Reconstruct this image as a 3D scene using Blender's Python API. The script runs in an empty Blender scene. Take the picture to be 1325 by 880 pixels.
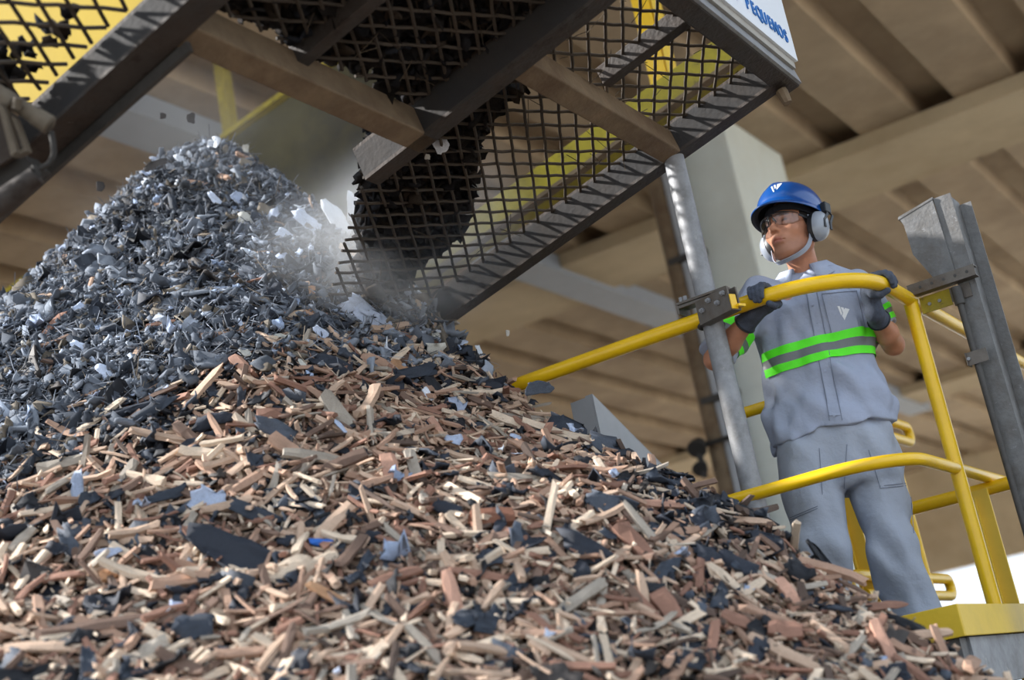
import bpy, bmesh, math, random
import numpy as np
from mathutils import Vector
from mathutils.bvhtree import BVHTree

SC = bpy.context.scene
COL = SC.collection
rng = np.random.default_rng(7)
random.seed(7)

# ------------------------------------------------------------------ camera
FPX = 1900.0
PITCH, ROLL = math.radians(16.5), math.radians(11.0)
CAM = np.array([0.0, 0.0, 1.6])
FW = np.array([0, math.cos(PITCH), math.sin(PITCH)])
_U0 = np.array([0, -math.sin(PITCH), math.cos(PITCH)])
_R0 = np.array([1.0, 0, 0])
RT = math.cos(ROLL) * _R0 - math.sin(ROLL) * _U0
UP = math.sin(ROLL) * _R0 + math.cos(ROLL) * _U0
cd = bpy.data.cameras.new('camera')
cam = bpy.data.objects.new('camera', cd)
COL.objects.link(cam)
M = [[RT[i], UP[i], -FW[i], CAM[i]] for i in range(3)] + [[0, 0, 0, 1]]
from mathutils import Matrix
cam.matrix_world = Matrix(M)
cd.sensor_width = 36.0
cd.lens = FPX / 1325 * 36.0
cd.clip_start, cd.clip_end = 0.05, 400
cd.dof.use_dof = True
cd.dof.focus_distance = 5.45
cd.dof.aperture_fstop = 1.8
SC.camera = cam

# ------------------------------------------------------------------ light
SC.view_settings.view_transform = 'Standard'
SC.view_settings.look = 'None'
SC.view_settings.gamma = 1.0
SC.view_settings.use_curve_mapping = False
SC.view_settings.exposure = 0.9
w = bpy.data.worlds.new('sky')
SC.world = w
w.use_nodes = True
w.node_tree.nodes['Background'].inputs[0].default_value = (0.76, 0.87, 1.0, 1)
w.node_tree.nodes['Background'].inputs[1].default_value = 0.82
sl = bpy.data.lights.new('sun', 'SUN')
sun = bpy.data.objects.new('sun', sl)
COL.objects.link(sun)
sl.energy = 5.7
sl.angle = math.radians(3)
sl.color = (1.0, 0.97, 0.93)
_az, _el = np.array([-0.95, 0.10]) / math.hypot(.95, .10), math.radians(33)
_dir = Vector((_az[0] * math.cos(_el), _az[1] * math.cos(_el), math.sin(_el)))
sun.rotation_euler = _dir.to_track_quat('Z', 'Y').to_euler()

# ------------------------------------------------------------------ measuring helpers: where a sighted point lies in the place
Z = np.array([0, 0, 1.0])
_ga = math.radians(-29.5)
G = np.array([math.cos(_ga), math.sin(_ga), 0])      # building axis along the girder and the guard rail
B = np.array([-G[1], G[0], 0])                       # building axis along the roof ribs

def ray(x, y): return FW + RT * (x - 662.5) / FPX - UP * (y - 440) / FPX
def at(x, y, d): return CAM + ray(x, y) * d
def atz(x, y, z):
    q = ray(x, y); return CAM + q * (z - CAM[2]) / q[2]
def aty(x, y, Y):
    q = ray(x, y); return CAM + q * Y / q[1]
def atplane(x, y, O, n):
    q = ray(x, y); return CAM + q * ((O - CAM) @ n) / (q @ n)
def atb(x, y, b): return atplane(x, y, B * b, B)
def atg(x, y, g): return atplane(x, y, G * g, G)
def proj(P):
    v = np.asarray(P) - CAM; d = v @ FW
    return 662.5 + FPX * (v @ RT) / d, 440 - FPX * (v @ UP) / d, d

# ------------------------------------------------------------------ materials
def lin(c):
    c = np.asarray(c, float) / 255.0
    return tuple(np.where(c <= 0.04045, c / 12.92, ((c + 0.055) / 1.055) ** 2.4))

def mat(name, rgb, rough=0.7, var=0.25, scale=8.0, bump=0.2, bscale=None, metal=0.0, rgb2=None, coat=0.0, attr=None, stretch=None, rust=None, spec=0.5, detail=5):
    """procedural material: base colour varied by noise, fine relief, optional second colour in patches"""
    m = bpy.data.materials.new(name)
    m.use_nodes = True
    nt = m.node_tree; N = nt.nodes; L = nt.links
    bs = N['Principled BSDF']
    bs.inputs['Roughness'].default_value = rough
    bs.inputs['Metallic'].default_value = metal
    bs.inputs['Coat Weight'].default_value = coat
    bs.inputs['Specular IOR Level'].default_value = spec
    tc = N.new('ShaderNodeTexCoord')
    src = tc.outputs['Object']
    if attr == 'col':
        la = N.new('ShaderNodeAttribute'); la.attribute_name = 'loc'
        src = la.outputs['Vector']
    if stretch:
        mp = N.new('ShaderNodeMapping'); mp.inputs['Scale'].default_value = stretch
        L.new(src, mp.inputs['Vector']); src = mp.outputs['Vector']
    nz = N.new('ShaderNodeTexNoise'); nz.inputs['Scale'].default_value = scale
    nz.inputs['Detail'].default_value = detail; nz.inputs['Roughness'].default_value = 0.65
    L.new(src, nz.inputs['Vector'])
    if attr == 'col':
        ca = N.new('ShaderNodeAttribute'); ca.attribute_name = 'col'
        base = ca.outputs['Color']
    else:
        c1 = N.new('ShaderNodeRGB'); c1.outputs[0].default_value = (*lin(rgb), 1)
        base = c1.outputs[0]
    hv = N.new('ShaderNodeMapRange')
    hv.inputs['From Min'].default_value = 0.25; hv.inputs['From Max'].default_value = 0.75
    hv.inputs['To Min'].default_value = 1 - var; hv.inputs['To Max'].default_value = 1 + var
    L.new(nz.outputs['Fac'], hv.inputs['Value'])
    mul = N.new('ShaderNodeVectorMath'); mul.operation = 'SCALE'
    L.new(base, mul.inputs[0]); L.new(hv.outputs[0], mul.inputs['Scale'])
    out = mul.outputs[0]
    def patch(out, rgbp, sc, lo, hi):
        n2 = N.new('ShaderNodeTexNoise'); n2.inputs['Scale'].default_value = sc; n2.inputs['Detail'].default_value = 8
        n2.inputs['Roughness'].default_value = 0.7
        L.new(src, n2.inputs['Vector'])
        rmp = N.new('ShaderNodeMapRange'); rmp.inputs['From Min'].default_value = lo; rmp.inputs['From Max'].default_value = hi
        L.new(n2.outputs['Fac'], rmp.inputs['Value'])
        mx = N.new('ShaderNodeMix'); mx.data_type = 'RGBA'
        L.new(rmp.outputs[0], mx.inputs['Factor']); L.new(out, mx.inputs['A'])
        mx.inputs['B'].default_value = (*lin(rgbp), 1)
        return mx.outputs['Result']
    if rgb2 is not None: out = patch(out, rgb2, scale * 0.35, 0.45, 0.7)
    if rust is not None: out = patch(out, rust[0], rust[1], rust[2], rust[2] + 0.12)
    L.new(out, bs.inputs['Base Color'])
    if bump:
        nb = N.new('ShaderNodeTexNoise'); nb.inputs['Scale'].default_value = bscale or scale * 4; nb.inputs['Detail'].default_value = 4
        L.new(src, nb.inputs['Vector'])
        bp = N.new('ShaderNodeBump'); bp.inputs['Strength'].default_value = bump; bp.inputs['Distance'].default_value = 0.01
        L.new(nb.outputs['Fac'], bp.inputs['Height']); L.new(bp.outputs[0], bs.inputs['Normal'])
    return m

MT = {}
MT['concrete'] = mat('roof concrete', (198, 178, 146), 0.9, .14, 0.9, .15, 12, rgb2=(170, 148, 116))
MT['concrete_rib'] = mat('weathered rib concrete', (178, 156, 128), 0.9, .18, 0.9, .15, 12, rgb2=(138, 116, 92))
MT['concrete_col'] = mat('column concrete', (226, 232, 226), 0.9, .08, 1.2, .15, 10, rgb2=(214, 216, 206))
MT['ground'] = mat('yard concrete', (246, 236, 220), 0.95, .1, 1.0, .1)
MT['steel_blue'] = mat('blue grey sheet', (150, 156, 166), .55, .1, 2, .05)
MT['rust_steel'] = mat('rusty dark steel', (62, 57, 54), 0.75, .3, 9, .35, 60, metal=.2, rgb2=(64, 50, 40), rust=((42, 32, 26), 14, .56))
MT['web_shade'] = mat('web with painted shade', (40, 39, 40), 0.85, .25, 9, .25, 50, rgb2=(48, 42, 38))  # shade on the beam webs is put into this near-black colour
MT['conduit'] = mat('conduit grey', (172, 176, 182), 0.6, .08, 8, .03)
MT['bounce_dimmer'] = mat('added bounce dimmer', (88, 79, 70), 1.0, .2, 2, .4)  # dark colour of the added ground sheet, keeps ceiling bounce low
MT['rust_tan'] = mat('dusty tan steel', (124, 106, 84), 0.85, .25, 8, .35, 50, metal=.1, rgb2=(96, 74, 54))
MT['wire'] = mat('dark mesh wire', (66, 59, 52), 0.85, .25, 20, .3, rgb2=(78, 66, 54))
MT['galv'] = mat('galvanised steel', (146, 148, 152), 0.55, .16, 26, .04, 90, metal=.2, rgb2=(118, 118, 118), rust=((172, 172, 170), 30, .6))
MT['galv_dark'] = mat('weathered galvanised steel', (112, 112, 112), 0.55, .22, 22, .2, 80, metal=.4, rgb2=(94, 90, 86), rust=((160, 162, 166), 24, .62))
MT['bracket'] = mat('bracket steel', (104, 98, 92), 0.5, .2, 22, .15, 70, metal=.5, rgb2=(92, 76, 60))
MT['dark_steel'] = mat('dark rod steel', (74, 72, 70), 0.6, .2, 20, .2, metal=.4)
MT['yellow'] = mat('yellow paint', (242, 196, 16), 0.35, .06, 12, .04, 40, coat=.2, rgb2=(234, 186, 20), rust=((170, 128, 36), 26, .72))
MT['yellow_pale'] = mat('pale yellow paint', (240, 202, 70), 0.45, .06, 10, .05, 40, rust=((160, 122, 46), 22, .7))
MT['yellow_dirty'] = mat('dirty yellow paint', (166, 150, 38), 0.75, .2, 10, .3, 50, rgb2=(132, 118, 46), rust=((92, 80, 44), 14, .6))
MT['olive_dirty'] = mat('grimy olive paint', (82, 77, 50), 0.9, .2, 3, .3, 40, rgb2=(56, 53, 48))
MT['bright_yellow'] = mat('bright yellow panel', (158, 132, 0), 0.7, .1, 3, .05, spec=.15)
MT['toe_yellow'] = mat('toe board yellow', (226, 190, 50), 0.5, .08, 9, .08, 50, rust=((168, 136, 50), 12, .66))
MT['white_sign'] = mat('sign white', (232, 238, 246), 0.4, .02, 3, .0)
MT['sign_edge'] = mat('sign backing', (168, 164, 156), 0.7, .1, 10, .1)
MT['sign_blue'] = mat('sign blue', (20, 108, 186), 0.5, .02, 3, .0)
MT['core'] = mat('packed fines', (48, 44, 42), 0.95, .35, 14, .8, 60, rgb2=(78, 66, 56))
MT['chip'] = mat('split wood', (0, 0, 0), 0.8, .26, 9.0, .35, 30, attr='col', stretch=(1.6, 9, 9), spec=.25)
MT['scrap'] = mat('shredded scrap', (0, 0, 0), 0.62, .22, 22.0, .45, 60, attr='col', spec=.35)
MT['fluff'] = mat('grey fibre fluff', (0, 0, 0), 0.95, .2, 30.0, .3, 60, attr='col', spec=.1)
MT['machine'] = mat('dusty hydraulic paint', (104, 95, 82), 0.8, .2, 12, .25, 60, rgb2=(82, 72, 60))
MT['rubber'] = mat('black rubber', (46, 44, 42), 0.7, .15, 20, .2)
MT['skin'] = mat('skin', (0, 0, 0), 0.5, .07, 60, .1, 400, attr='col', spec=.4)
MT['shirt'] = mat('grey work cloth', (162, 171, 192), 0.9, .05, 6, .5, 30, spec=.15)
MT['trousers'] = mat('grey trouser cloth', (164, 172, 187), 0.9, .06, 6, .5, 30, spec=.15)
MT['green'] = mat('fluorescent green tape', (98, 255, 40), 0.6, .04, 30, .1, 200)
MT['tape_grey'] = mat('grey reflective tape', (112, 118, 122), 0.4, .06, 30, .1, 200)
MT['glove'] = mat('dark knitted glove', (72, 80, 96), 0.85, .2, 30, .4, 300, rgb2=(54, 58, 68))
MT['helmet'] = mat('blue helmet shell', (0, 70, 142), 0.28, .03, 4, .0, coat=.3)
MT['helmet_in'] = mat('helmet liner', (26, 30, 40), 0.8, .1, 20, .1)
MT['white'] = mat('white print', (240, 244, 248), 0.5, .02, 10, .0)
MT['cup'] = mat('grey ear cup', (150, 158, 170), 0.32, .03, 10, .0, coat=.2)
MT['black'] = mat('black plastic', (30, 32, 36), 0.45, .1, 20, .05)
MT['strap'] = mat('grey webbing', (160, 168, 184), 0.8, .05, 40, .2, 300)
MT['hair'] = mat('black hair', (26, 22, 20), 0.7, .3, 80, .6, 300)
MT['boot'] = mat('black boot leather', (40, 38, 38), 0.6, .15, 20, .2)
MT['eye'] = mat('eye', (190, 184, 178), 0.3, .1, 20, 0)
MT['seam'] = mat('seam thread', (122, 130, 146), 0.9, .05, 20, 0)
MT['mud'] = mat('dark fibrous dirt', (0, 0, 0), 0.95, .3, 20, .8, 50, attr='col', spec=.1)

_gl = bpy.data.materials.new('clear lens'); _gl.use_nodes = True
_b = _gl.node_tree.nodes['Principled BSDF']
_b.inputs['Base Color'].default_value = (.93, .96, 1, 1); _b.inputs['Roughness'].default_value = .04
_b.inputs['Transmission Weight'].default_value = 1.0; _b.inputs['IOR'].default_value = 1.12
_b.inputs['Coat Weight'].default_value = .6; _b.inputs['Coat Roughness'].default_value = .03
MT['lens'] = _gl

# ------------------------------------------------------------------ object helpers
def link(name, me, m=None, parent=None):
    o = bpy.data.objects.new(name, me)
    COL.objects.link(o)
    if m is not None and me is not None:
        for k in (m if isinstance(m, (list, tuple)) else [m]): me.materials.append(MT[k])
    if parent is not None: o.parent = parent
    return o

def thing(name, label, cat, group=None, loc=None):
    o = bpy.data.objects.new(name, None)
    o.empty_display_size = .05
    COL.objects.link(o)
    if loc is not None:
        pass
    return tag(o, label, cat, group)

def tag(o, label, cat, group=None, kind=None):
    o['label'] = label; o['category'] = cat
    if group: o['group'] = group
    if kind: o['kind'] = kind
    return o

def smooth(me, on=True):
    me.polygons.foreach_set('use_smooth', np.full(len(me.polygons), on))

def mesh_np(name, V, F, smooth_on=False, mats=None):
    """F: list of index arrays (n,k) of quads / tris / n-gons"""
    if isinstance(F, np.ndarray): F = [F]
    F = [np.asarray(f, np.int32) for f in F if len(f)]
    me = bpy.data.meshes.new(name)
    V = np.asarray(V, np.float32)
    me.vertices.add(len(V)); me.vertices.foreach_set('co', V.ravel())
    loops = np.concatenate([f.ravel() for f in F])
    tot = np.concatenate([np.full(len(f), f.shape[1], np.int32) for f in F])
    st = np.concatenate([[0], np.cumsum(tot)[:-1]]).astype(np.int32)
    me.loops.add(len(loops)); me.loops.foreach_set('vertex_index', loops)
    me.polygons.add(len(tot)); me.polygons.foreach_set('loop_start', st)
    try: me.polygons.foreach_set('loop_total', tot)
    except Exception: pass
    me.polygons.foreach_set('use_smooth', np.full(len(tot), smooth_on))
    if mats is not None: me.polygons.foreach_set('material_index', np.asarray(mats, np.int32))
    me.update(calc_edges=True)
    me.validate()
    return me

def set_attr(me, name, arr):
    arr = np.asarray(arr, np.float32)
    if arr.shape[1] == 4: a = me.attributes.new(name, 'FLOAT_COLOR', 'POINT'); a.data.foreach_set('color', arr.ravel())
    else: a = me.attributes.new(name, 'FLOAT_VECTOR', 'POINT'); a.data.foreach_set('vector', arr.ravel())

class MB:
    """collects shapes, links them as ONE mesh object"""
    def __init__(s): s.V = []; s.F = []
    def add(s, V, F):
        o = len(s.V); s.V += [tuple(v) for v in V]; s.F += [tuple(i + o for i in f) for f in F]; return s
    def hexa(s, P):
        """8 points: 4 of one end face, then 4 of the other"""
        return s.add(P, [(3, 2, 1, 0), (4, 5, 6, 7), (0, 1, 5, 4), (1, 2, 6, 5), (2, 3, 7, 6), (3, 0, 4, 7)])
    def box(s, O, ex, ey, ez, x, y, z):
        O = np.asarray(O, float)
        c = lambda i, j, k: O + ex * x[i] + ey * y[j] + ez * z[k]
        return s.hexa([c(0, 0, 0), c(1, 0, 0), c(1, 1, 0), c(0, 1, 0), c(0, 0, 1), c(1, 0, 1), c(1, 1, 1), c(0, 1, 1)])
    def prism(s, pts, d):
        pts = [np.asarray(p, float) for p in pts]; n = len(pts)
        V = pts + [p + d for p in pts]
        return s.add(V, [tuple(range(n))[::-1], tuple(range(n, 2 * n))] + [(i, (i + 1) % n, n + (i + 1) % n, n + i) for i in range(n)])
    def tube(s, path, r, seg=12, cap=True):
        P = [np.asarray(p, float) for p in path]; n = len(P)
        rr = r if hasattr(r, '__len__') else [r] * n
        T = [P[min(i + 1, n - 1)] - P[max(i - 1, 0)] for i in range(n)]
        T = [t / np.linalg.norm(t) for t in T]
        a = np.array([0, 0, 1.0]) if abs(T[0][2]) < .9 else np.array([1.0, 0, 0])
        u = np.cross(T[0], a); u /= np.linalg.norm(u)
        V = []
        for i in range(n):
            u = u - T[i] * (u @ T[i]); u /= np.linalg.norm(u); v = np.cross(T[i], u)
            for k in range(seg):
                an = 2 * math.pi * k / seg
                V.append(P[i] + (u * math.cos(an) + v * math.sin(an)) * rr[i])
        F = [(i * seg + k, i * seg + (k + 1) % seg, (i + 1) * seg + (k + 1) % seg, (i + 1) * seg + k) for i in range(n - 1) for k in range(seg)]
        if cap: F += [tuple(range(seg))[::-1], tuple(range((n - 1) * seg, n * seg))]
        return s.add(V, F)
    def strip(s, path, wdir, wid, thk):
        """flat band along a path, wdir gives the width direction per point"""
        P = [np.asarray(p, float) for p in path]; n = len(P); V = []
        for i in range(n):
            t = P[min(i + 1, n - 1)] - P[max(i - 1, 0)]; t /= np.linalg.norm(t)
            wv = np.asarray(wdir[i] if hasattr(wdir[0], '__len__') else wdir, float); wv = wv - t * (wv @ t); wv /= np.linalg.norm(wv)
            nn = np.cross(t, wv)
            for a, b in ((-1, -1), (1, -1), (1, 1), (-1, 1)): V.append(P[i] + wv * wid / 2 * a + nn * thk / 2 * b)
        F = [(i * 4 + k, i * 4 + (k + 1) % 4, (i + 1) * 4 + (k + 1) % 4, (i + 1) * 4 + k) for i in range(n - 1) for k in range(4)]
        F += [(3, 2, 1, 0), tuple(range((n - 1) * 4, n * 4))]
        return s.add(V, F)
    def build(s, name, m, parent=None, sm=False, bevel=0):
        me = bpy.data.meshes.new(name); me.from_pydata(s.V, [], s.F); me.update()
        bm = bmesh.new(); bm.from_mesh(me); bmesh.ops.recalc_face_normals(bm, faces=bm.faces)
        if bevel: bmesh.ops.bevel(bm, geom=list(bm.edges), offset=bevel, segments=2, affect='EDGES', profile=.5, clamp_overlap=True)
        bm.to_mesh(me); bm.free()
        if sm: smooth_angle(me)
        return link(name, me, m, parent)

def smooth_angle(me, ang=40):
    smooth(me)
    bm = bmesh.new(); bm.from_mesh(me)
    for e in bm.edges:
        if len(e.link_faces) == 2 and e.calc_face_angle(0) > math.radians(ang): e.smooth = False
    bm.to_mesh(me); bm.free()

def fillet(pts, R, n=8):
    pts = [np.asarray(p, float) for p in pts]; out = [pts[0]]
    for i in range(1, len(pts) - 1):
        a = pts[i - 1] - pts[i]; b = pts[i + 1] - pts[i]
        la, lb = np.linalg.norm(a), np.linalg.norm(b); a /= la; b /= lb
        r = R[i - 1] if hasattr(R, '__len__') else R
        c = math.acos(np.clip(a @ b, -1, 1)); t = min(r / math.tan(c / 2), la * .98, lb * .98); r = t * math.tan(c / 2)
        bis = (a + b) / np.linalg.norm(a + b); O = pts[i] + bis * (r / math.sin(c / 2))
        p0, p1 = pts[i] + a * t - O, pts[i] + b * t - O
        w = math.acos(np.clip(p0 @ p1 / r / r, -1, 1))
        for k in range(n + 1):
            s = k / n; out.append(O + (p0 * math.sin((1 - s) * w) + p1 * math.sin(s * w)) / math.sin(w))
    out.append(pts[-1]); return out
# ================================================================== the setting
# ground
g_ = MB().box(np.array([0, 0, -.3]), G, B, Z, (-80, 80), (-30, 110), (0, .3)).build('floor', 'ground'); g_['kind'] = 'structure'
s_ = MB().box(np.zeros(3), G, B, Z, (-70, 30), (-12, 17), (0.0, .006)).build('floor_dimmer', 'bounce_dimmer'); s_['kind'] = 'structure'  # added dark sheet, never in view, dims the bounce onto the roof

RIB_Z, SLAB_Z, R0B, R1B = 7.47, 7.66, 3.6, 39.0
roof = MB().box(np.zeros(3), G, B, Z, (-42, 2.0), (R0B, R1B), (SLAB_Z, SLAB_Z + .3)).build('ceiling', 'concrete_rib'); roof['kind'] = 'structure'
_pr = [(-.36, SLAB_Z), (-.31, RIB_Z), (.31, RIB_Z), (.36, SLAB_Z)]
_ribm = None
PITCHR = 1.046
for k in range(-36, 4):
    gc = -2.85 + PITCHR * (k + .5)
    if _ribm is None:
        mb = MB(); mb.prism([G * a + Z * z + B * R0B for a, z in _pr], B * (R1B - R0B))
        o = mb.build('rib', 'concrete_rib', roof); _ribm = o.data
    else: o = link('rib', _ribm, None, roof)
    o.location = Vector(G * gc)
# girders that carry the ribs, one close, the others deeper under the roof
for b0, nm in ((14.85, 'girder'), (28.0, 'girder')):
    mb = MB()
    mb.box(np.zeros(3), G, B, Z, (-42, 2.0), (b0, b0 + 1.35), (7.3, RIB_Z))
    o = mb.build(nm, 'concrete'); o['kind'] = 'structure'
    MB().box(np.zeros(3), G, B, Z, (-42, 2.0), (b0 + 1.35, b0 + 1.75), (7.38, RIB_Z)).build('ledge', 'concrete', o)
fas = MB().box(np.zeros(3), G, B, Z, (-42, 2.0), (R1B, R1B + .4), (4.75, 8.2)).build('roof_fascia', 'concrete'); fas['kind'] = 'structure'
# grey blue duct under the ribs
o = MB().box(np.zeros(3), G, B, Z, (-8.02, -7.55), (7.7, 30), (7.25, 7.46)).build('ceiling_duct', 'steel_blue')
tag(o, 'blue grey sheet metal duct running along the roof ribs above the heap', 'duct')

# column : near edge of its wide face and the rear edge of its narrow face give its plan
c_b0 = 12.9
cg1 = atb(962, 268, c_b0) @ G; cg0 = atb(868, 268, c_b0) @ G
lo_, hi_ = c_b0, c_b0 + 4
for _ in range(40):
    m_ = (lo_ + hi_) / 2
    if atb(1007, 258, m_) @ G > cg1: hi_ = m_
    else: lo_ = m_
c_b1 = min(max(m_, c_b0 + .5), c_b0 + 1.6)
col = MB().box(np.zeros(3), G, B, Z, (cg0, cg1), (c_b0, c_b1), (0, RIB_Z)).build('column', 'concrete_col', bevel=.02); col['kind'] = 'structure'
print('column', cg0, cg1, c_b0, c_b1)
# conduits clipped to the column
cb = thing('conduit_bundle', 'bundle of vertical metal conduits running up beside the pale concrete column', 'conduits')
for px, r, m in ((852, .085, 'rust_tan'), (866.5, .045, 'conduit'), (876, .045, 'conduit'), (885.5, .045, 'conduit')):
    p = atb(px, 250, c_b0 - .12); q = p.copy(); p[2] = 0; q[2] = RIB_Z
    MB().tube([p, q], r, 12).build('conduit', m, cb, sm=True)
for py in (340, 520):
    p0 = atb(843 + (py - 250) * .235, py, c_b0 - .22); p1 = atb(893 + (py - 250) * .235, py, c_b0 - .22); p1[2] = p0[2]
    MB().box(p0, G, B, Z, (0, (p1 - p0) @ G), (0, .1), (-.03, .03)).build('clip', 'dark_steel', cb)
# round fixture by the conduits
p = atb(903, 578, c_b0 - .3)
fx = thing('flood_lamp', 'small dark round lamp fixture hanging beside the conduit bundle', 'lamp')
def lathe(mb, O, ax, prof, seg=20):
    ax = np.asarray(ax, float) / np.linalg.norm(ax); a = Z if abs(ax[2]) < .9 else np.array([1., 0, 0])
    u = np.cross(ax, a); u /= np.linalg.norm(u); v = np.cross(ax, u); V = []
    for (t, r) in prof:
        for k in range(seg):
            an = 2 * math.pi * k / seg; V.append(O + ax * t + (u * math.cos(an) + v * math.sin(an)) * r)
    n = len(prof)
    F = [(i * seg + k, i * seg + (k + 1) % seg, (i + 1) * seg + (k + 1) % seg, (i + 1) * seg + k) for i in range(n - 1) for k in range(seg)]
    F += [tuple(range(seg))[::-1], tuple(range((n - 1) * seg, n * seg))]
    return mb.add(V, F)
lathe(MB(), p, -B * .8 - Z * .6, [(-.10, .03), (-.07, .06), (0, .085), (.05, .095), (.06, .09)]).build('housing', 'rubber', fx, sm=True)
lathe(MB(), p - G * .02 - Z * .2, -B * .8 - Z * .6, [(-.10, .03), (-.06, .05), (0, .07), (.04, .075)]).build('reflector', 'rubber', fx, sm=True)
MB().tube([p, p + G * .35], .025, 8).build('arm', 'rubber', fx)
MB().tube([p, p - Z * .3], .03, 8).build('joint', 'rubber', fx)

# ================================================================== inclined steel frame with mesh, overhead
AL = math.radians(14)
A_ = G * math.cos(AL) + Z * math.sin(AL)
N_ = np.cross(A_, B)
J = aty(878, 207, 5.274)
def ab(x, y, h=0):
    P = atplane(x, y, J + N_ * h, N_); return (P - J) @ A_, (P - J) @ B
def fp(a, b, h=0): return J + A_ * a + B * b + N_ * h
fr = thing('overhead_frame', 'rusty steel platform frame with wire mesh sloping over the heap', 'frame')
def fbox(mb, a, b, h): return mb.box(J, A_, B, N_, a, b, h)
# long beams: channel section, flange below, web on the heap side
def long_beam(b, a0, a1, web=.108, fl=.075, m='rust_steel'):
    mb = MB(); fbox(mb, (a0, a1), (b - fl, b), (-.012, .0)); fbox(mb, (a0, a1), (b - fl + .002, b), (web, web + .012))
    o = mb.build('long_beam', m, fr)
    mb = MB(); fbox(mb, (a0, a1), (b - fl + .001, b - fl + .012), (0.0005, web - .0005)); mb.build('web', 'web_shade', o)
    return o
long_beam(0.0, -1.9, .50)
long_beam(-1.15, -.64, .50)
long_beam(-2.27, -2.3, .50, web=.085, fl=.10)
o = MB(); fbox(o, (-2.3, -.42), (-2.265, -2.25), (-.045, .07)); o.build('edge_plate', 'dark_steel', fr)
def cross_beam(a, b0, b1, w=.085, h=.1, m='rust_tan'):
    mb = MB(); fbox(mb, (a - w, a), (b0, b1), (-.012, h)); return mb.build('cross_beam', m, fr, bevel=.006)
cross_beam(-.37, -2.27, -1.15, .085, .1)
cross_beam(.045, -1.15, .0, .085, .09)
cross_beam(.53, -2.3, .06, .075, .1, 'rust_steel')
# light strut pieces lying on the mesh
for (x0, y0, x1, y1) in ((497, 2, 396, 66), (903, 12, 795, 96)):
    a0, b0 = ab(x0, y0, .06); a1, b1 = ab(x1, y1, .06)
    MB().box(J, A_, B, N_, (min(a0, a1) - .05, max(a0, a1) + .02), (min(b0, b1), min(b0, b1) + .05), (.05, .12)).build('stiffener', 'rust_steel', fr, bevel=.004)
# lug at the end of the outer beam
p = fp(.47, .0, -.02)
MB().tube([p - Z * .05 + G * .01, p, p + Z * .04 - G * .005], [.018, .024, .014], 8).build('lug', 'rust_tan', fr, sm=True)
# woven wire mesh: two families of wires, clipped to each bay
dh = np.array(ab(900, 66, .1)) - np.array(ab(800, 60, .1)); dv = np.array(ab(847, 140, .1)) - np.array(ab(850, 40, .1))
dh /= np.linalg.norm(dh); dv /= np.linalg.norm(dv)
print('wires', dh, dv, math.degrees(math.acos(abs(dh @ dv))))
def clip_line(p, d, poly):
    ts = []; n = len(poly)
    for i in range(n):
        a, b = np.array(poly[i]), np.array(poly[(i + 1) % n]); e = b - a
        den = d[0] * e[1] - d[1] * e[0]
        if abs(den) < 1e-9: continue
        r = a - p; t = (r[0] * e[1] - r[1] * e[0]) / den; s = (r[0] * d[1] - r[1] * d[0]) / den
        if 0 <= s < 1: ts.append(t)
    ts.sort(); return [(ts[i], ts[i + 1]) for i in range(0, len(ts) - 1, 2)]
def mesh_panel(poly, name='mesh_panel', sh=.0745, sv=.0625, r=.0062, h=.10):
    mb = MB()
    for d, other, sp, ph in ((dh, dv, sh, 0), (dv, dh, sv, 1)):
        nrm = np.array([-d[1], d[0]]); pv = [np.dot(nrm, q) for q in poly]
        k0, k1 = math.floor(min(pv) / sp), math.ceil(max(pv) / sp)
        for k in range(k0, k1 + 1):
            for t0, t1 in clip_line(nrm * (k * sp), d, poly):
                if t1 - t0 < .02: continue
                ns = max(2, int((t1 - t0) / .06)); pts = []
                for i in range(ns + 1):
                    t = t0 + (t1 - t0) * i / ns; q = nrm * (k * sp) + d * t
                    wob = .0018 * math.sin(k * 2.1 + i * 1.3 + ph * 2)
                    q = q + nrm * wob * .6
                    pts.append(fp(q[0], q[1], h + .0022 * (1 if (i + k + ph) % 2 else -1)))
                mb.tube(pts, r, 5)
    return mb.build(name, 'wire', fr, sm=True)
mesh_panel([(.46, -1.22), (.46, -.06), (-1.75, -.06), (-1.75, -.25), (-.62, -1.16), (-.4, -1.22)])
mesh_panel([(.46, -2.3), (.46, -1.2), (-.36, -1.2), (-.36, -2.3)])
mesh_panel([(.46, -3.9), (.46, -2.38), (-2.2, -2.38), (-2.2, -3.9)])
# sign on the end of the frame: vertical board, its lettering runs along the roof-rib direction
P0 = fp(.575, .03, .12) - Z * .055
sg = thing('sign_board', 'white sign with blue capital letters fixed to the end of the overhead frame', 'sign')
MB().box(P0, G, B, Z, (0, .012), (-2.4, .0), (.0, .62)).build('board', 'white_sign', sg)
MB().box(P0, G, B, Z, (-.035, .0), (-2.4, -.01), (-.03, .60)).build('backing', 'sign_edge', sg)
O = P0 + G * .0145 + Z * .052
for k, ch in enumerate('S PEQUENOS'):
    if ch == ' ': continue
    cu = bpy.data.curves.new('letter', 'FONT'); cu.body = ch; cu.size = .070; cu.extrude = .002; cu.align_x = 'CENTER'; cu.offset = .0010
    to = bpy.data.objects.new('letter', cu); COL.objects.link(to)
    bpy.context.view_layer.update()
    tm = bpy.data.meshes.new_from_object(to.evaluated_get(bpy.context.evaluated_depsgraph_get()))
    bpy.data.objects.remove(to)
    for v in tm.vertices:
        q = O + B * (v.co.x * .92 - .078 - (9 - k) * .0515) + Z * v.co.y * 1.06 + G * v.co.z; v.co = q
    tm.materials.clear(); tm.update(); link('letter', tm, 'sign_blue', sg)
MB().box(fp(.53, 0, .1), A_, B, N_, (0, .012), (-2.4, .05), (-.11, .03)).build('end_strip', 'galv', fr)

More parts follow.
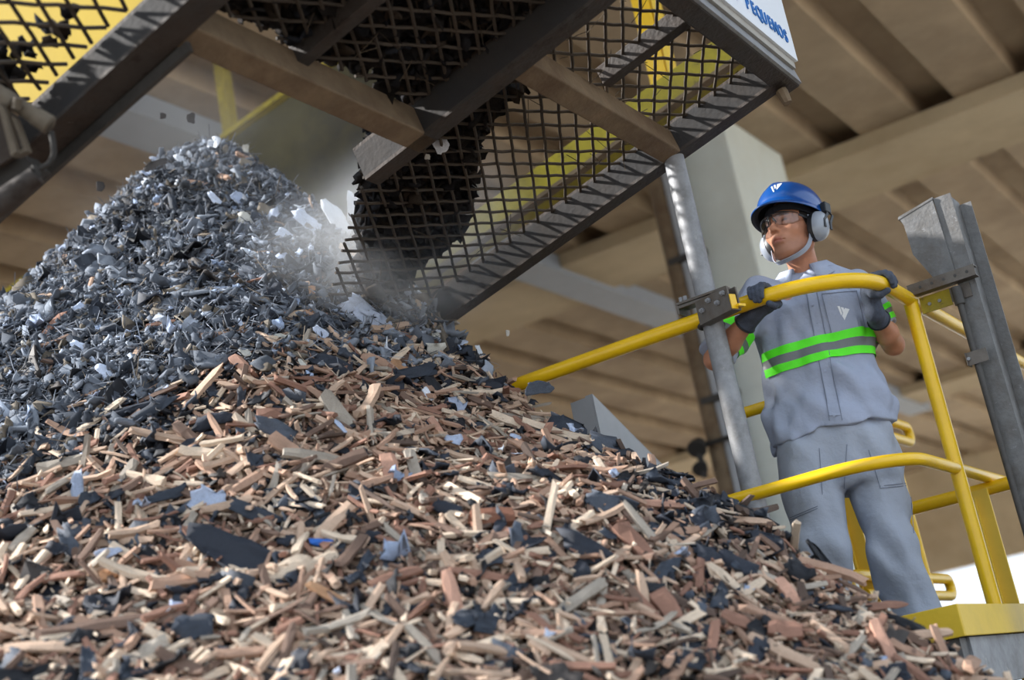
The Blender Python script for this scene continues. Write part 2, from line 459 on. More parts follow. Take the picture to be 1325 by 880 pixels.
# ------------------------------------------------------------------ yellow steelwork behind the frame and the heap
def ybeam(name, label, x0, y0, x1, y1, b, hgt, thk, m, cat, edge=None):
    p = atb(x0, y0, b); q = atb(x1, y1, b)
    t = thing(name, label, cat)
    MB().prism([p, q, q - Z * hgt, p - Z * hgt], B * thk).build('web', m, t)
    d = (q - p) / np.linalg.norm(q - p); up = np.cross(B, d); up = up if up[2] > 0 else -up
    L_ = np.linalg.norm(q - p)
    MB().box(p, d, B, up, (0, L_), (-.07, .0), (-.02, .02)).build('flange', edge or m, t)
    return t
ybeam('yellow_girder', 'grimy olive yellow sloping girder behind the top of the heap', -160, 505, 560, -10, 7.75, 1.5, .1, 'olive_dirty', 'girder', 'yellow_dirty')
# stair stringer seen through the mesh
p = atb(560, 312, 6.15); q = atb(1010, -10, 6.15)
st = thing('stair_stringer', 'mustard yellow sloping beam seen through the wire mesh', 'beam')
d = (q - p) / np.linalg.norm(q - p); up = np.cross(B, d); up = up if up[2] > 0 else -up
MB().box(p - d * 1.0, d, B, up, (0, np.linalg.norm(q - p) + .86), (0, .12), (-.17, 0)).build('web', 'yellow_dirty', st)
MB().box(p - d * 1.0, d, B, up, (0, np.linalg.norm(q - p) + .86), (-.06, .0), (-.19, -.17)).build('flange', 'rust_tan', st)
# yellow ladder stile seen through the mesh
ld = thing('yellow_ladder_post', 'bright yellow upright post seen through the mesh near the sign', 'post')
p = atb(842, 60, 7.2); MB().box(p, G, B, Z, (-.055, .055), (0, .06), (-.42, 1.6)).build('post', 'yellow', ld)
MB().box(p, G, B, Z, (.065, .10), (.0, .06), (-.42, 1.6)).build('edge_angle', 'yellow_pale', ld)
p = atb(640, 12, 6.6); q = atb(602, 34, 6.6)
yr = MB().tube([p + (p - q) * 3, p, q, q + (q - p) * 2], .022, 10).build('yellow_handrail', 'yellow', sm=True)
tag(yr, 'short yellow handrail glimpsed above the mesh between the beams', 'handrail')
# upright square post behind the peak
p = atb(283, 60, 8.4); q = atb(303, 200, 8.4)
yp = thing('yellow_upright', 'upright dirty yellow post rising behind the peak of the heap', 'post')
MB().box(np.array([p[0], p[1], 0]), G, B, Z, (-.05, .05), (-.05, .05), (0, p[2] + 1.5)).build('post', 'yellow_dirty', yp, bevel=.008)
MB().box(np.array([p[0], p[1], 0]), G, B, Z, (-.08, .08), (-.08, .08), (0, .02)).build('base_plate', 'yellow_dirty', yp)
# yellow panel above the nearest mesh bay
pb0 = J @ B - 1.45
pn = thing('yellow_guard_panel', 'bright yellow panel glowing through the mesh at the top corner', 'panel')
MB().prism([atb(-90, -90, pb0), atb(205, -90, pb0), atb(205, 60, pb0), atb(80, 130, pb0), atb(-90, 140, pb0)], B * .02).build('sheet', 'bright_yellow', pn)
MB().prism([atb(205, -90, pb0), atb(212, -90, pb0), atb(212, 60, pb0), atb(205, 60, pb0)], B * .05).build('rim', 'yellow_dirty', pn)
# ================================================================== viewing platform and its rails
T_ = aty(1177, 388, 5.53); ZR = T_[2]
rl = atz(1010, 376, ZR)
# corner of the rail plan
bb = rl @ B; gg = T_ @ G
CORN = G * gg + B * bb
ZD = 1.807                                                  # deck height
toe = atplane(1240, 781, CORN, B); ZT = toe[2]; tg = toe @ G; tb = bb - .02
print('corner', CORN, 'toe', toe, 'ZR', ZR, 'tg', tg, gg)
pf = thing('platform', 'raised steel platform with mustard yellow toe board beside the foot of the heap', 'platform')
gL = tg - .80
zb = aty(1250, 823, toe[1])[2]
print('toe z', ZT, zb)
MB().box(np.zeros(3), G, B, Z, (gL, tg), (tb, tb + .012), (zb, ZT)).build('toe_board', 'toe_yellow', pf, bevel=.003)
MB().box(np.zeros(3), G, B, Z, (tg - .012, tg), (tb + .0125, tb + 2.6), (zb, ZT)).build('toe_board', 'toe_yellow', pf, bevel=.003)
MB().box(np.zeros(3), G, B, Z, (gL, tg - .013), (tb + .013, tb + 2.6), (ZD - .006, ZD)).build('deck_plate', 'galv_dark', pf)
zt = zb
mb = MB().box(np.zeros(3), G, B, Z, (gL, tg - .03), (tb + .03, tb + .11), (zt - .16, zt - .002)); mb.build('edge_beam', 'galv_dark', pf)
MB().box(np.zeros(3), G, B, Z, (tg - .11, tg - .02), (tb + .112, tb + 2.6), (zt - .16, zt - .002)).build('edge_beam', 'galv', pf)
MB().box(np.zeros(3), G, B, Z, (tg - .3, tg - .22), (tb + .112, tb + 2.6), (zt - .16, zt - .002)).build('edge_beam', 'galv_dark', pf)
for gx, bx in ((tg - .11, tb + .2), (tg - .11, tb + 2.4), (gL + .05, tb + 2.4)):
    MB().box(np.zeros(3), G, B, Z, (gx - .05, gx + .05), (bx - .05, bx + .05), (0, zt - .161)).build('leg', 'galv_dark', pf)

rr = .0285
gp = lambda g, b, z: G * g + B * b + Z * z
gs = thing('guard_rail', 'yellow tubular guard rail with curved corner that the worker holds', 'railing')
far_b = atz(1345, 523, ZR) @ B + .6
lft = atz(650, 505, ZR)
top = fillet([lft, gp(gg, bb, ZR), gp(gg, far_b, ZR)], .36, 12)
MB().tube(top, rr, 16).build('top_rail', 'yellow', gs, sm=True)
ZM = aty(1240, 606, T_[1])[2]
mid = fillet([gp(gg - .72, bb, ZM), gp(gg, bb, ZM), gp(gg, far_b, ZM)], .28, 12)
MB().tube(mid, rr * .82, 16).build('mid_rail', 'yellow', gs, sm=True)
for bx in (T_ @ B, far_b - .3):
    MB().tube([gp(gg, bx, ZD if bx < far_b - 1 else .0), gp(gg, bx, ZR - .01)], rr * .98, 16).build('post', 'yellow', gs, sm=True)
# thin yellow post behind the grey pipe
pq = atz(917, 421, ZR); MB().box(np.array([pq[0], pq[1], 0]), G, B, Z, (-.012, .03), (.02, .06), (1.3, ZR)).build('post', 'yellow_dirty', gs)

# low rail with flat posts on the far side of the deck
lb = atz(1310, 815, ZD) @ B
lz = atb(1180, 658, lb)[2]
p0 = atb(1060, 704, lb); p1 = atb(1345, 603, lb); print('low rail z', lz, p0, p1, 'b', lb)
p0[2] = p1[2] = lz
lr = thing('low_rail', 'low yellow rail on flat posts behind the legs of the worker', 'railing')
MB().tube([p0, p1], rr * .95, 14).build('rail', 'yellow', lr, sm=True)
for (px, py, ex) in ((1095, 641, 0), (1267, 634, 0)):
    q = atb(px, py, lb - .03)
    mb = MB().box(np.array([q[0], q[1], 0]), G, B, Z, (-.032, .032), (-.006, .006), (.0, q[2]))
    mb.build('flat_post', 'yellow_pale', lr, bevel=.002)
    MB().box(np.array([q[0], q[1], 0]), G, B, Z, (-.032, -.022), (-.03, -.007), (.0, q[2] - .03)).build('post_flange', 'yellow_pale', lr)
# handrail with rounded return ends, behind the worker
Yh = 6.45
BL0, BL1, GL1 = 5.72, 7.10, -1.925
hr = thing('return_handrail', 'yellow handrail with rounded return ends behind the worker', 'railing')
for (px, py), gl0, nm in (((1174, 553), GL1 - .30, 'top_rail'), ((1221, 751), GL1 - .30, 'mid_rail')):
    zl_ = atb(px, py, BL1)[2]
    pts = [gp(gl0, BL0, zl_), gp(GL1, BL0, zl_), gp(GL1, BL1, zl_), gp(GL1, BL1, zl_ - .08), gp(GL1, BL0 + .12, zl_ - .08)]
    MB().tube(fillet(pts, [.12, .0399, .0399], 8), rr * .85, 12).build(nm, 'yellow', hr, sm=True)
    if nm == 'top_rail': ztop_ = zl_
for gq_, bq_ in ((GL1 - .02, BL0 + .03), (GL1, BL1 - .35)):
    MB().tube([gp(gq_, bq_, ZD), gp(gq_, bq_, ztop_)], rr * .8, 12).build('post', 'yellow', hr, sm=True)

nrm3 = lambda v: np.asarray(v) / np.linalg.norm(v)
# ------------------------------------------------------------------ grey support pipe and its clamp
pc = aty(925, 430, 5.235)
pp_ = thing('support_pipe', 'grey galvanised support pipe standing between the heap and the worker', 'pipe')
pr_ = .0395
ptop = J[2] + .02
MB().tube([np.array([pc[0], pc[1], 0]), np.array([pc[0], pc[1], ptop])], pr_, 22).build('pipe', 'galv', pp_, sm=True)
MB().box(np.array([pc[0], pc[1], 0]), G, B, Z, (-.09, .09), (-.09, .09), (0, .015)).build('base_plate', 'galv', pp_)
cl = thing('pipe_clamp', 'steel bracket and U bolt clamping the grey pipe to the yellow rail', 'clamp')
cz = ZR + .045
rc = atz(935, 409, ZR)
c0 = np.array([pc[0], pc[1], cz])
fd_ = -B
# saddle plates over the pipe, channel running down to the rail, U bolt, bolts
th_ = pr_ + .006
MB().box(c0, G, B, Z, (-.105, .105), (-th_ - .012, -th_), (.010, .022)).build('strap', 'bracket', cl, bevel=.002)
MB().box(c0, G, B, Z, (-.105, .105), (-th_ - .014, th_), (.024, .034)).build('saddle_plate', 'bracket', cl, bevel=.002)
MB().box(c0, G, B, Z, (-.105, -.095), (-th_ - .014, th_), (-.012, .024)).build('strap_end', 'bracket', cl, bevel=.002)
d_ = nrm3(G * .93 - B * .36)
w_ = np.cross(Z, d_)
O2 = c0 - B * (th_ + .014) + G * .012 - Z * .035
mb = MB(); mb.box(O2, d_, w_, Z, (.0, .165), (-.052, .0), (-.058, -.050)); mb.box(O2, d_, w_, Z, (.0, .165), (-.052, -.044), (-.05, .032)); mb.box(O2, d_, w_, Z, (.0, .165), (-.008, .0), (-.05, .032))
mb.build('channel', 'bracket', cl)
ub = [c0 + (G * math.cos(a) + B * math.sin(a)) * (pr_ + .010) - Z * .072 for a in np.linspace(math.radians(-60), math.radians(-300), 22)]
MB().tube(ub, .009, 8).build('u_bolt', 'dark_steel', cl, sm=True)
for k, t in enumerate((.03, .07, .11, .145)):
    lathe(MB(), O2 + d_ * t - w_ * .0525 + Z * (.012 if k % 2 else -.012), -w_, [(-.002, .010), (.008, .010), (.0085, .006), (.016, .006)], 6).build('bolt', 'galv', cl)
for s_ in (-.088, -.07):
    lathe(MB(), c0 + G * s_ - B * (th_ - .01) + Z * .034, Z, [(0, .008), (.022, .008)], 6).build('bolt', 'galv', cl)
MB().box(O2, d_, w_, Z, (.14, .185), (-.030, .005), (-.049, -.040)).build('rail_tab', 'yellow', cl)
MB().box(O2, d_, w_, Z, (.166, .170), (-.05, -.02), (-.055, .0)).build('end_tab', 'yellow', cl)

# ------------------------------------------------------------------ galvanised post with gusset, bracket and rod, to the side of the worker
gpst = thing('steel_post', 'weathered galvanised steel post with a cut gusset plate at its top', 'post')
Yp = 5.45
pb_ = aty(1222, 270, Yp) @ B
P = lambda x, y, db=0: atb(x, y, pb_ + db)
topz = P(1207, 256)[2]
pa = P(1207, 256); gq = pa @ G
wdt = (P(1234, 266) @ G) - gq
o_ = gp(0, pb_, 0)
print('post g', gq, wdt)
mb = MB(); mb.box(np.zeros(3), G, B, Z, (gq, gq + wdt), (pb_, pb_ + .006), (0, topz - .004)); mb.box(np.zeros(3), G, B, Z, (gq + wdt - .006, gq + wdt), (pb_ + .0065, pb_ + .115), (0, topz - .02))
mb.box(np.zeros(3), G, B, Z, (gq, gq + .006), (pb_ + .0065, pb_ + .115), (0, topz - .004)); mb.build('channel', 'galv_dark', gpst)
MB().box(np.zeros(3), G, B, Z, (gq + wdt + .001, gq + wdt + .045), (pb_ + .109, pb_ + .115), (0, topz - .03)).build('lip', 'galv_dark', gpst)
gpts = [P(1163, 282, -.004), P(1206, 256, -.004), P(1238, 356, -.004), P(1212, 364, -.004), P(1182, 330, -.004), P(1170, 292, -.004)]
MB().prism(gpts, -B * .006).build('gusset_plate', 'galv_dark', gpst)
MB().prism([P(1162, 281, -.012), P(1206, 255, -.012), P(1206, 258, -.012), P(1162, 285, -.012)], B * .055).build('gusset_flange', 'galv_dark', gpst)
bk = thing('channel_bracket', 'slotted steel channel bracket joining the yellow rail to the galvanised post', 'bracket')
q0 = T_ + G * .03 + Z * .005; q1 = P(1257, 362, -.02)
L_ = (q1 - q0) @ G
bdo = (q0 @ B)
ob = gp(q0 @ G, min(pb_ - .062, bdo - .01), q0[2] + .03)
mb = MB().box(ob, G, B, Z, (-.02, L_ + .03), (0, .004), (-.03, .014)); mb.box(ob, G, B, Z, (-.02, L_ + .03), (.004, .05), (.010, .014)); mb.box(ob, G, B, Z, (-.02, L_ + .03), (.004, .05), (-.03, -.026))
mb.build('channel', 'bracket', bk)
for t in np.linspace(.03, max(L_ - .0, .08), 5):
    lathe(MB(), ob + G * t - B * .0006 - Z * .008, -B, [(-.0005, .006), (.0015, .006)], 10).build('hole', 'dark_steel', bk)
MB().box(ob, G, B, Z, (.0, .12), (.055, .061), (-.10, -.035)).build('plate', 'yellow_dirty', bk)
for t in (.035, .075): lathe(MB(), ob + G * t + B * .054 - Z * .07, -B, [(-.0005, .007), (.006, .007)], 8).build('bolt', 'galv', bk)
MB().box(ob, G, B, Z, (.12, .2), (.055, .061), (-.09, -.035)).build('plate', 'bracket', bk)
rd = thing('conduit_rod', 'thin dark conduit hanging from the bracket beside the galvanised post', 'conduit')
r0 = P(1238, 378, -.04)
MB().tube([r0, np.array([r0[0], r0[1], 0])], .0125, 12).build('rod', 'dark_steel', rd, sm=True)
lathe(MB(), r0 - Z * .05, Z, [(0, .02), (.07, .02)], 12).build('coupling', 'dark_steel', rd, sm=True)
q = P(1256, 464, -.06)
mb = MB().box(np.array([r0[0], r0[1], q[2]]), G, B, Z, (-.03, .05), (-.02, -.016), (-.025, .025)); mb.box(np.array([r0[0], r0[1], q[2]]), G, B, Z, (-.03, -.026), (-.03, .02), (-.025, .025)); mb.build('clip', 'bracket', rd)
lathe(MB(), np.array([r0[0], r0[1], q[2]]) - G * .02 - B * .02, -B, [(0, .007), (.01, .007)], 6).build('bolt', 'galv', rd)
# hood of a second galvanised post behind the heap
hb = atz(763, 513, 3.08) @ B
H = lambda x, y, db=0: atb(x, y, hb + db)
hd = thing('steel_hood', 'pale grey folded steel post top showing behind the ridge of the heap', 'post')
pk = H(765, 512); lw = H(738, 522)
mb = MB().prism([lw, pk, np.array([pk[0], pk[1], 1.2]), np.array([lw[0], lw[1], 1.2])], B * .006); mb.build('front_plate', 'conduit', hd)
e1 = H(812, 562)
q1 = gp(pk @ G + .006, hb + .55, pk[2] - .28)
MB().prism([pk + G * .001, q1, np.array([q1[0], q1[1], 1.2]), np.array([pk[0], pk[1], 1.2])], G * .006).build('side_plate', 'conduit', hd)
MB().prism([pk - G * .03, q1 - G * .03, q1 + G * .007, pk + G * .007], Z * .006).build('folded_edge', 'conduit', hd)

# ------------------------------------------------------------------ hydraulic arm at the near corner of the frame
hy = thing('hydraulic_arm', 'dusty beige hydraulic pipe with hose and channel near the frame corner', 'machine')
D = 3.75
a = lambda x, y, d=D: at(x, y, d)
p0, p1 = a(-40, 96), a(66, 163)
MB().tube([p0, p1], .021, 18).build('pipe', 'machine', hy, sm=True)
dpx = (p1 - p0) / np.linalg.norm(p1 - p0)
lathe(MB(), p1 - dpx * .008, dpx, [(-.04, .024), (.0, .026), (.004, .026), (.008, .018)], 18).build('end_collar', 'machine', hy, sm=True)
lathe(MB(), a(18, 136) - dpx * .02, dpx, [(-.02, .022), (-.015, .028), (.015, .028), (.02, .022)], 18).build('coupling', 'machine', hy, sm=True)
MB().tube([a(22, 140, D - .03), a(24, 126, D - .04)], .012, 10).build('fitting', 'machine', hy, sm=True)
hp = [a(66, 170), a(69, 185), a(70, 200), a(64, 212), a(54, 217), a(44, 219)]
MB().tube(hp, .0075, 10).build('hose', 'rubber', hy, sm=True)
MB().tube([a(46, 214), a(48, 224), a(44, 234)], .011, 10).build('hose_fitting', 'rubber', hy, sm=True)
MB().tube([a(-40, 288), a(10, 256), a(48, 227)], [.034, .033, .026], 16).build('lower_pipe', 'rust_steel', hy, sm=True)
cc = [a(-4, 132, D - .06), a(4, 140, D - .06), a(20, 196, D - .06), a(14, 202, D - .06)]
MB().prism(cc, FW * .05).build('channel', 'machine', hy)
MB().prism([a(14, 150, D - .03), a(19, 152, D - .03), a(35, 195, D - .03), a(20, 203, D - .03), a(18, 198, D - .03), a(30, 192, D - .03)], FW * .04).build('channel_lip', 'machine', hy)
MB().prism([a(-60, 90, D + .08), a(0, 140, D + .08), a(16, 203, D + .08), a(-60, 250, D + .08)], FW * .14).build('cylinder_body', 'rust_steel', hy)
MB().prism([a(-60, 232, D + .12), a(30, 200, D + .12), a(48, 218, D + .12), a(-60, 280, D + .12)], FW * .12).build('lower_body', 'rubber', hy)
# ================================================================== the heap
AP = aty(268, 200, 7.0)
_rk = [0, .15, .3, .5, .9, 1.34, 1.71, 2.05, 2.35, 2.64, 2.97, 3.25, 3.44, 3.62, 3.82, 4.4, 5.6]
_ridge = [0, .05, .14, .33, .72, 1.19, 1.60, 1.94, 2.21, 2.43, 2.63, 2.84, 3.03, 3.18, 3.37, 3.9, 4.98]
_front = [0, .05, .15, .33, .71, 1.13, 1.46, 1.77, 2.04, 2.29, 2.58, 2.82, 2.98, 3.14, 3.31, 3.8, 4.85]
def wav(x, y, s, seed):
    r = np.random.default_rng(seed); o = 0
    for k in range(7):
        a = r.uniform(0, 2 * math.pi); f = s * r.uniform(.6, 1.6); ph = r.uniform(0, 6.28)
        o = o + np.sin((x * math.cos(a) + y * math.sin(a)) * f + ph)
    return o / 3.2
def heap_z(x, y):
    x = np.asarray(x, float); y = np.asarray(y, float)
    dx, dy = x - AP[0], y - AP[1]; r = np.hypot(dx, dy); th = np.degrees(np.arctan2(dy, dx))     # -180..180
    d_r = np.interp(r, _rk, _ridge); d_f = np.interp(r, _rk, _front)
    wf = np.clip((-62 - th) / 14, 0, 1)                        # 0 on the ridge, 1 on the face toward the camera
    wf = np.where(th > 90, 1, wf)
    d = d_r * (1 - wf) + d_f * wf
    # the far side is cut steep
    bk = np.clip((th + 50) / 7, 0, 1) * np.where(th > 100, np.clip((170 - th) / 40, 0, 1), 1)
    d = d * (1 + .75 * bk)
    return AP[2] - d + .035 * wav(x, y, 4.5, 3) * np.clip(r * 2, 0, 1)
def heap_hit(px, py):
    q = ray(px, py); ts = np.arange(2.6, 9.5, .01); P = CAM + q * ts[:, None]
    k = np.nonzero(P[:, 2] < heap_z(P[:, 0], P[:, 1]))[0]
    if not len(k): return None
    return P[k[0]]
def heap_n(P):
    e = .04; x, y = P[..., 0], P[..., 1]
    n = np.stack([-(heap_z(x + e, y) - heap_z(x - e, y)) / (2 * e), -(heap_z(x, y + e) - heap_z(x, y - e)) / (2 * e), np.ones_like(x)], -1)
    return n / np.linalg.norm(n, axis=-1, keepdims=True)
# core surface
nr, nt = 120, 260
R_ = np.concatenate([[0], np.geomspace(.05, 5.9, nr)]); TH = np.linspace(-math.pi, math.pi, nt, endpoint=False)
X = AP[0] + R_[1:, None] * np.cos(TH); Y_ = AP[1] + R_[1:, None] * np.sin(TH)
Zc = np.maximum(heap_z(X, Y_) - .06 + .03 * wav(X, Y_, 18, 9), 0.0)
V = np.concatenate([[[AP[0], AP[1], AP[2] - .05]], np.stack([X, Y_, Zc], -1).reshape(-1, 3)])
ii, jj = np.meshgrid(np.arange(nr - 1), np.arange(nt), indexing='ij'); j2 = (jj + 1) % nt
Q = np.stack([1 + ii * nt + jj, 1 + (ii + 1) * nt + jj, 1 + (ii + 1) * nt + j2, 1 + ii * nt + j2], -1).reshape(-1, 4)
Tt = np.stack([np.zeros(nt, int), 1 + np.arange(nt), 1 + (np.arange(nt) + 1) % nt], -1)
heap = link('waste_heap', mesh_np('waste_heap', V, [Q, Tt], True), 'core')
tag(heap, 'packed dark fines forming the body of the tall shredded waste heap', 'heap', kind='stuff')

# ---- batches of pieces -------------------------------------------------------------------------------
def frames(P, nrm, yaw, tilt, roll):
    """long axis lies along the slope at angle yaw, tilted out of it; returns ex, ey, ez"""
    n = len(P); a = np.tile(np.array([0, 0, 1.0]), (n, 1))
    u = np.cross(nrm, np.tile(B, (n, 1))); u /= np.linalg.norm(u, axis=1, keepdims=True); v = np.cross(nrm, u)
    ex = u * np.cos(yaw)[:, None] + v * np.sin(yaw)[:, None]
    ey = np.cross(nrm, ex)
    ex2 = ex * np.cos(tilt)[:, None] + nrm * np.sin(tilt)[:, None]; ez = nrm * np.cos(tilt)[:, None] - ex * np.sin(tilt)[:, None]
    ey2 = ey * np.cos(roll)[:, None] + ez * np.sin(roll)[:, None]; ez2 = ez * np.cos(roll)[:, None] - ey * np.sin(roll)[:, None]
    return ex2, ey2, ez2
def chips(P, fr_, L, W, T, C, r, rag=.35, nR=4, nS=5):
    """ragged split-wood sticks, one batch: returns V, F list, colours, local coords"""
    n = len(P); ex, ey, ez = fr_
    t = np.linspace(-.5, .5, nR)[None, :] + r.normal(0, .05, (n, nR)) * (np.arange(nR) % (nR - 1) > 0)
    ang = (np.arange(nS) + .5)[None, None, :] * 2 * math.pi / nS + r.normal(0, .18, (n, nR, nS))
    cs, sn = np.cos(ang), np.sin(ang)
    sx = np.sign(cs) * np.abs(cs) ** .6; sy = np.sign(sn) * np.abs(sn) ** .6
    wr = 1 - rag * r.random((n, nR)) * np.array([1.3] + [.5] * (nR - 2) + [1.3])[None]
    wr = np.clip(wr, .12, 1); off = r.normal(0, .12, (n, nR))
    bend = r.normal(0, .035, n)[:, None] * ((t * 2) ** 2)
    lx = t[:, :, None] + r.normal(0, .035, (n, nR, nS)) * np.array([1] + [.3] * (nR - 2) + [1])[None, :, None]
    lx = lx * L[:, None, None]
    ly = (sx * wr[:, :, None] + off[:, :, None] * .5) * W[:, None, None] / 2
    lz = (sy * (0.75 + .25 * wr[:, :, None])) * T[:, None, None] / 2 + (bend * L[:, None])[:, :, None]
    V = P[:, None, None, :] + lx[..., None] * ex[:, None, None, :] + ly[..., None] * ey[:, None, None, :] + lz[..., None] * ez[:, None, None, :]
    per = nR * nS; V = V.reshape(-1, 3)
    q = np.array([(i * nS + k, i * nS + (k + 1) % nS, (i + 1) * nS + (k + 1) % nS, (i + 1) * nS + k) for i in range(nR - 1) for k in range(nS)])
    caps = np.array([list(range(nS))[::-1], list(range((nR - 1) * nS, nR * nS))])
    o = (np.arange(n) * per)[:, None, None]
    F = [(q[None] + o).reshape(-1, 4), (caps[None] + o).reshape(-1, nS)]
    end = np.array([1] + [0] * (nR - 2) + [1])
    Cv = np.repeat(C[:, None, :], per, 1) * (1 + r.normal(0, .07, (n, per, 1)))
    Cv = np.clip(Cv, .002, 1).reshape(-1, 3); Cv = np.concatenate([Cv, np.ones((len(Cv), 1))], 1)
    loc = np.stack([lx, ly, lz], -1).reshape(n, per, 3) * 8 + r.uniform(0, 50, (n, 1, 3))
    return V, F, Cv, loc.reshape(-1, 3)
def sheets(P, fr_, L, W, T, C, r, crumple=.25, nx=5, ny=4, jit=1.0):
    """irregular curled scraps of film, rubber or card with thickness"""
    n = len(P); ex, ey, ez = fr_
    gx, gy = np.meshgrid(np.linspace(-.5, .5, nx), np.linspace(-.5, .5, ny), indexing='ij')
    gx = gx[None] + r.normal(0, .09, (n, nx, ny)) * jit; gy = gy[None] + r.normal(0, .09, (n, nx, ny)) * jit
    # cut corners so that outlines are ragged polygons
    rad = np.sqrt(gx ** 2 + gy ** 2); lim = .5 * (1 + .25 * np.sin(3 * np.arctan2(gy, gx) + r.uniform(0, 6, (n, 1, 1))))
    s = np.where(rad > lim, lim / np.maximum(rad, 1e-6), 1) * .6 + .4; gx = gx * s; gy = gy * s
    k1, k2 = r.normal(0, 1, (n, 1, 1)), r.normal(0, 1, (n, 1, 1))
    hz = (k1 * gx ** 2 + k2 * gy ** 2 + r.normal(0, .6, (n, 1, 1)) * gx * gy + r.normal(0, .14, (n, nx, ny)) * jit) * crumple
    sz = np.minimum(L, W)[:, None, None]
    lx, ly, lz = gx * L[:, None, None], gy * W[:, None, None], hz * sz * 2.2
    top = np.stack([lx, ly, lz + T[:, None, None] / 2], -1); bot = np.stack([lx, ly, lz - T[:, None, None] / 2], -1)
    loc = np.stack([top, bot], 1).reshape(n, -1, 3)
    V = P[:, None, :] + loc[..., 0:1] * ex[:, None] + loc[..., 1:2] * ey[:, None] + loc[..., 2:3] * ez[:, None]
    h = nx * ny; idx = lambda i, j: i * ny + j
    q = []
    for i in range(nx - 1):
        for j in range(ny - 1):
            a, b, c, d = idx(i, j), idx(i + 1, j), idx(i + 1, j + 1), idx(i, j + 1)
            q.append((a, b, c, d)); q.append((d + h, c + h, b + h, a + h))
    rim = [idx(i, 0) for i in range(nx)] + [idx(nx - 1, j) for j in range(1, ny)] + [idx(i, ny - 1) for i in range(nx - 2, -1, -1)] + [idx(0, j) for j in range(ny - 2, 0, -1)]
    for k in range(len(rim)):
        a, b = rim[k], rim[(k + 1) % len(rim)]; q.append((a, a + h, b + h, b))
    q = np.array(q); per = 2 * h
    F = [(q[None] + (np.arange(n) * per)[:, None, None]).reshape(-1, 4)]
    Cv = np.repeat(C[:, None, :], per, 1) * (1 + r.normal(0, .06, (n, per, 1)))
    Cv = np.clip(Cv, .002, 1).reshape(-1, 3); Cv = np.concatenate([Cv, np.ones((len(Cv), 1))], 1)
    return V.reshape(-1, 3), F, Cv, (loc * 8 + r.uniform(0, 50, (n, 1, 3))).reshape(-1, 3)
def emit(name, data, m, sm=False, parent=None):
    V, F, C, loc = data
    me = mesh_np(name, V, F, sm); set_attr(me, 'col', C); set_attr(me, 'loc', loc)
    return link(name, me, m, parent)
def pal(names, probs, n, r):
    arr = np.array([lin(c) for c in names]); k = r.choice(len(names), n, p=np.array(probs) / np.sum(probs))
    return arr[k] * r.uniform(.82, 1.18, (n, 1)), k
WOOD = [(216, 196, 174), (196, 168, 146), (172, 140, 120), (146, 110, 94), (120, 98, 86), (94, 79, 71), (168, 158, 146)]
WOODN = ['pale', 'light tan', 'tan', 'reddish', 'brown', 'dark brown', 'greyish']
WOODP = [.19, .22, .21, .13, .11, .06, .08]
DARK = [(46, 51, 62), (60, 67, 79), (36, 38, 44), (80, 87, 99), (68, 63, 61)]
DARKN = ['blue black', 'slate blue', 'black', 'slate grey', 'charcoal brown']
DARKP = [.3, .24, .24, .14, .08]
GREY = [(118, 122, 130), (98, 102, 110), (140, 145, 154), (78, 82, 90), (128, 118, 106), (164, 170, 182)]
GREYP = [.24, .22, .17, .2, .1, .07]
LIGHT = [(196, 206, 226), (176, 188, 212), (220, 226, 236), (160, 176, 204), (206, 204, 196)]
LIGHTN = ['pale blue', 'light blue grey', 'white', 'powder blue', 'off white']

def woodfrac(x, y):
    """share of wood: the lower slope is mostly wood, the crown mostly grey fluff and scrap"""
    z = heap_z(x, y); dx, dy = x - AP[0], y - AP[1]
    zz = z - .25 * np.clip(dx - 0.3, -1.2, 1.6) + .30 * wav(x, y, 2.4, 21) 
    return np.clip((3.40 - zz) / .70, 0.05, 1)
def sample_surface(n, r, rmin=0, rmax=4.6):
    th = np.radians(r.uniform(-192, -40, n)); rad = np.sqrt(r.uniform(rmin ** 2, rmax ** 2, n))
    x, y = AP[0] + rad * np.cos(th), AP[1] + rad * np.sin(th)
    return x, y
def in_view(x, y, z, mx=70):
    P = np.stack([x, y, z], -1) - CAM; d = P @ FW
    u = 662.5 + FPX * (P @ RT) / d; v = 440 - FPX * (P @ UP) / d
    return (u > -mx) & (u < 1325 + mx) & (v < 880 + mx) & (d > 2.4)
def place(x, y, lift):
    P = np.stack([x, y, heap_z(x, y)], -1); n = heap_n(P); return P + n * lift[:, None], n

r = np.random.default_rng(11)
darkpatch = lambda x, y: wav(x, y, 3.4, 55) + .5 * wav(x, y, 8, 56)
# --- small wood, many layers
n = 84000
x, y = sample_surface(n, r); z = heap_z(x, y)
keep = in_view(x, y, z, 150) & (r.random(n) < woodfrac(x, y) * np.where(darkpatch(x, y) > .75, .30, 1))
x, y = x[keep], y[keep]; n = len(x)
L = np.clip(r.lognormal(math.log(.060), .62, n), .014, .21); W = L * r.uniform(.10, .36, n); W = np.clip(W, .005, .03); T = W * r.uniform(.25, .75, n)
P, nr_ = place(x, y, r.uniform(-.045, .03, n))
C, _ = pal(WOOD, WOODP, n, r)
print('small wood', n)
o = emit('wood_chip_litter', chips(P, frames(P, nr_, r.uniform(0, 6.28, n), r.normal(0, .28, n), r.normal(0, .4, n)), L, W, T, C, r), 'chip')
tag(o, 'countless small splintered wood chips covering the lower slope of the heap', 'wood chips', kind='stuff')
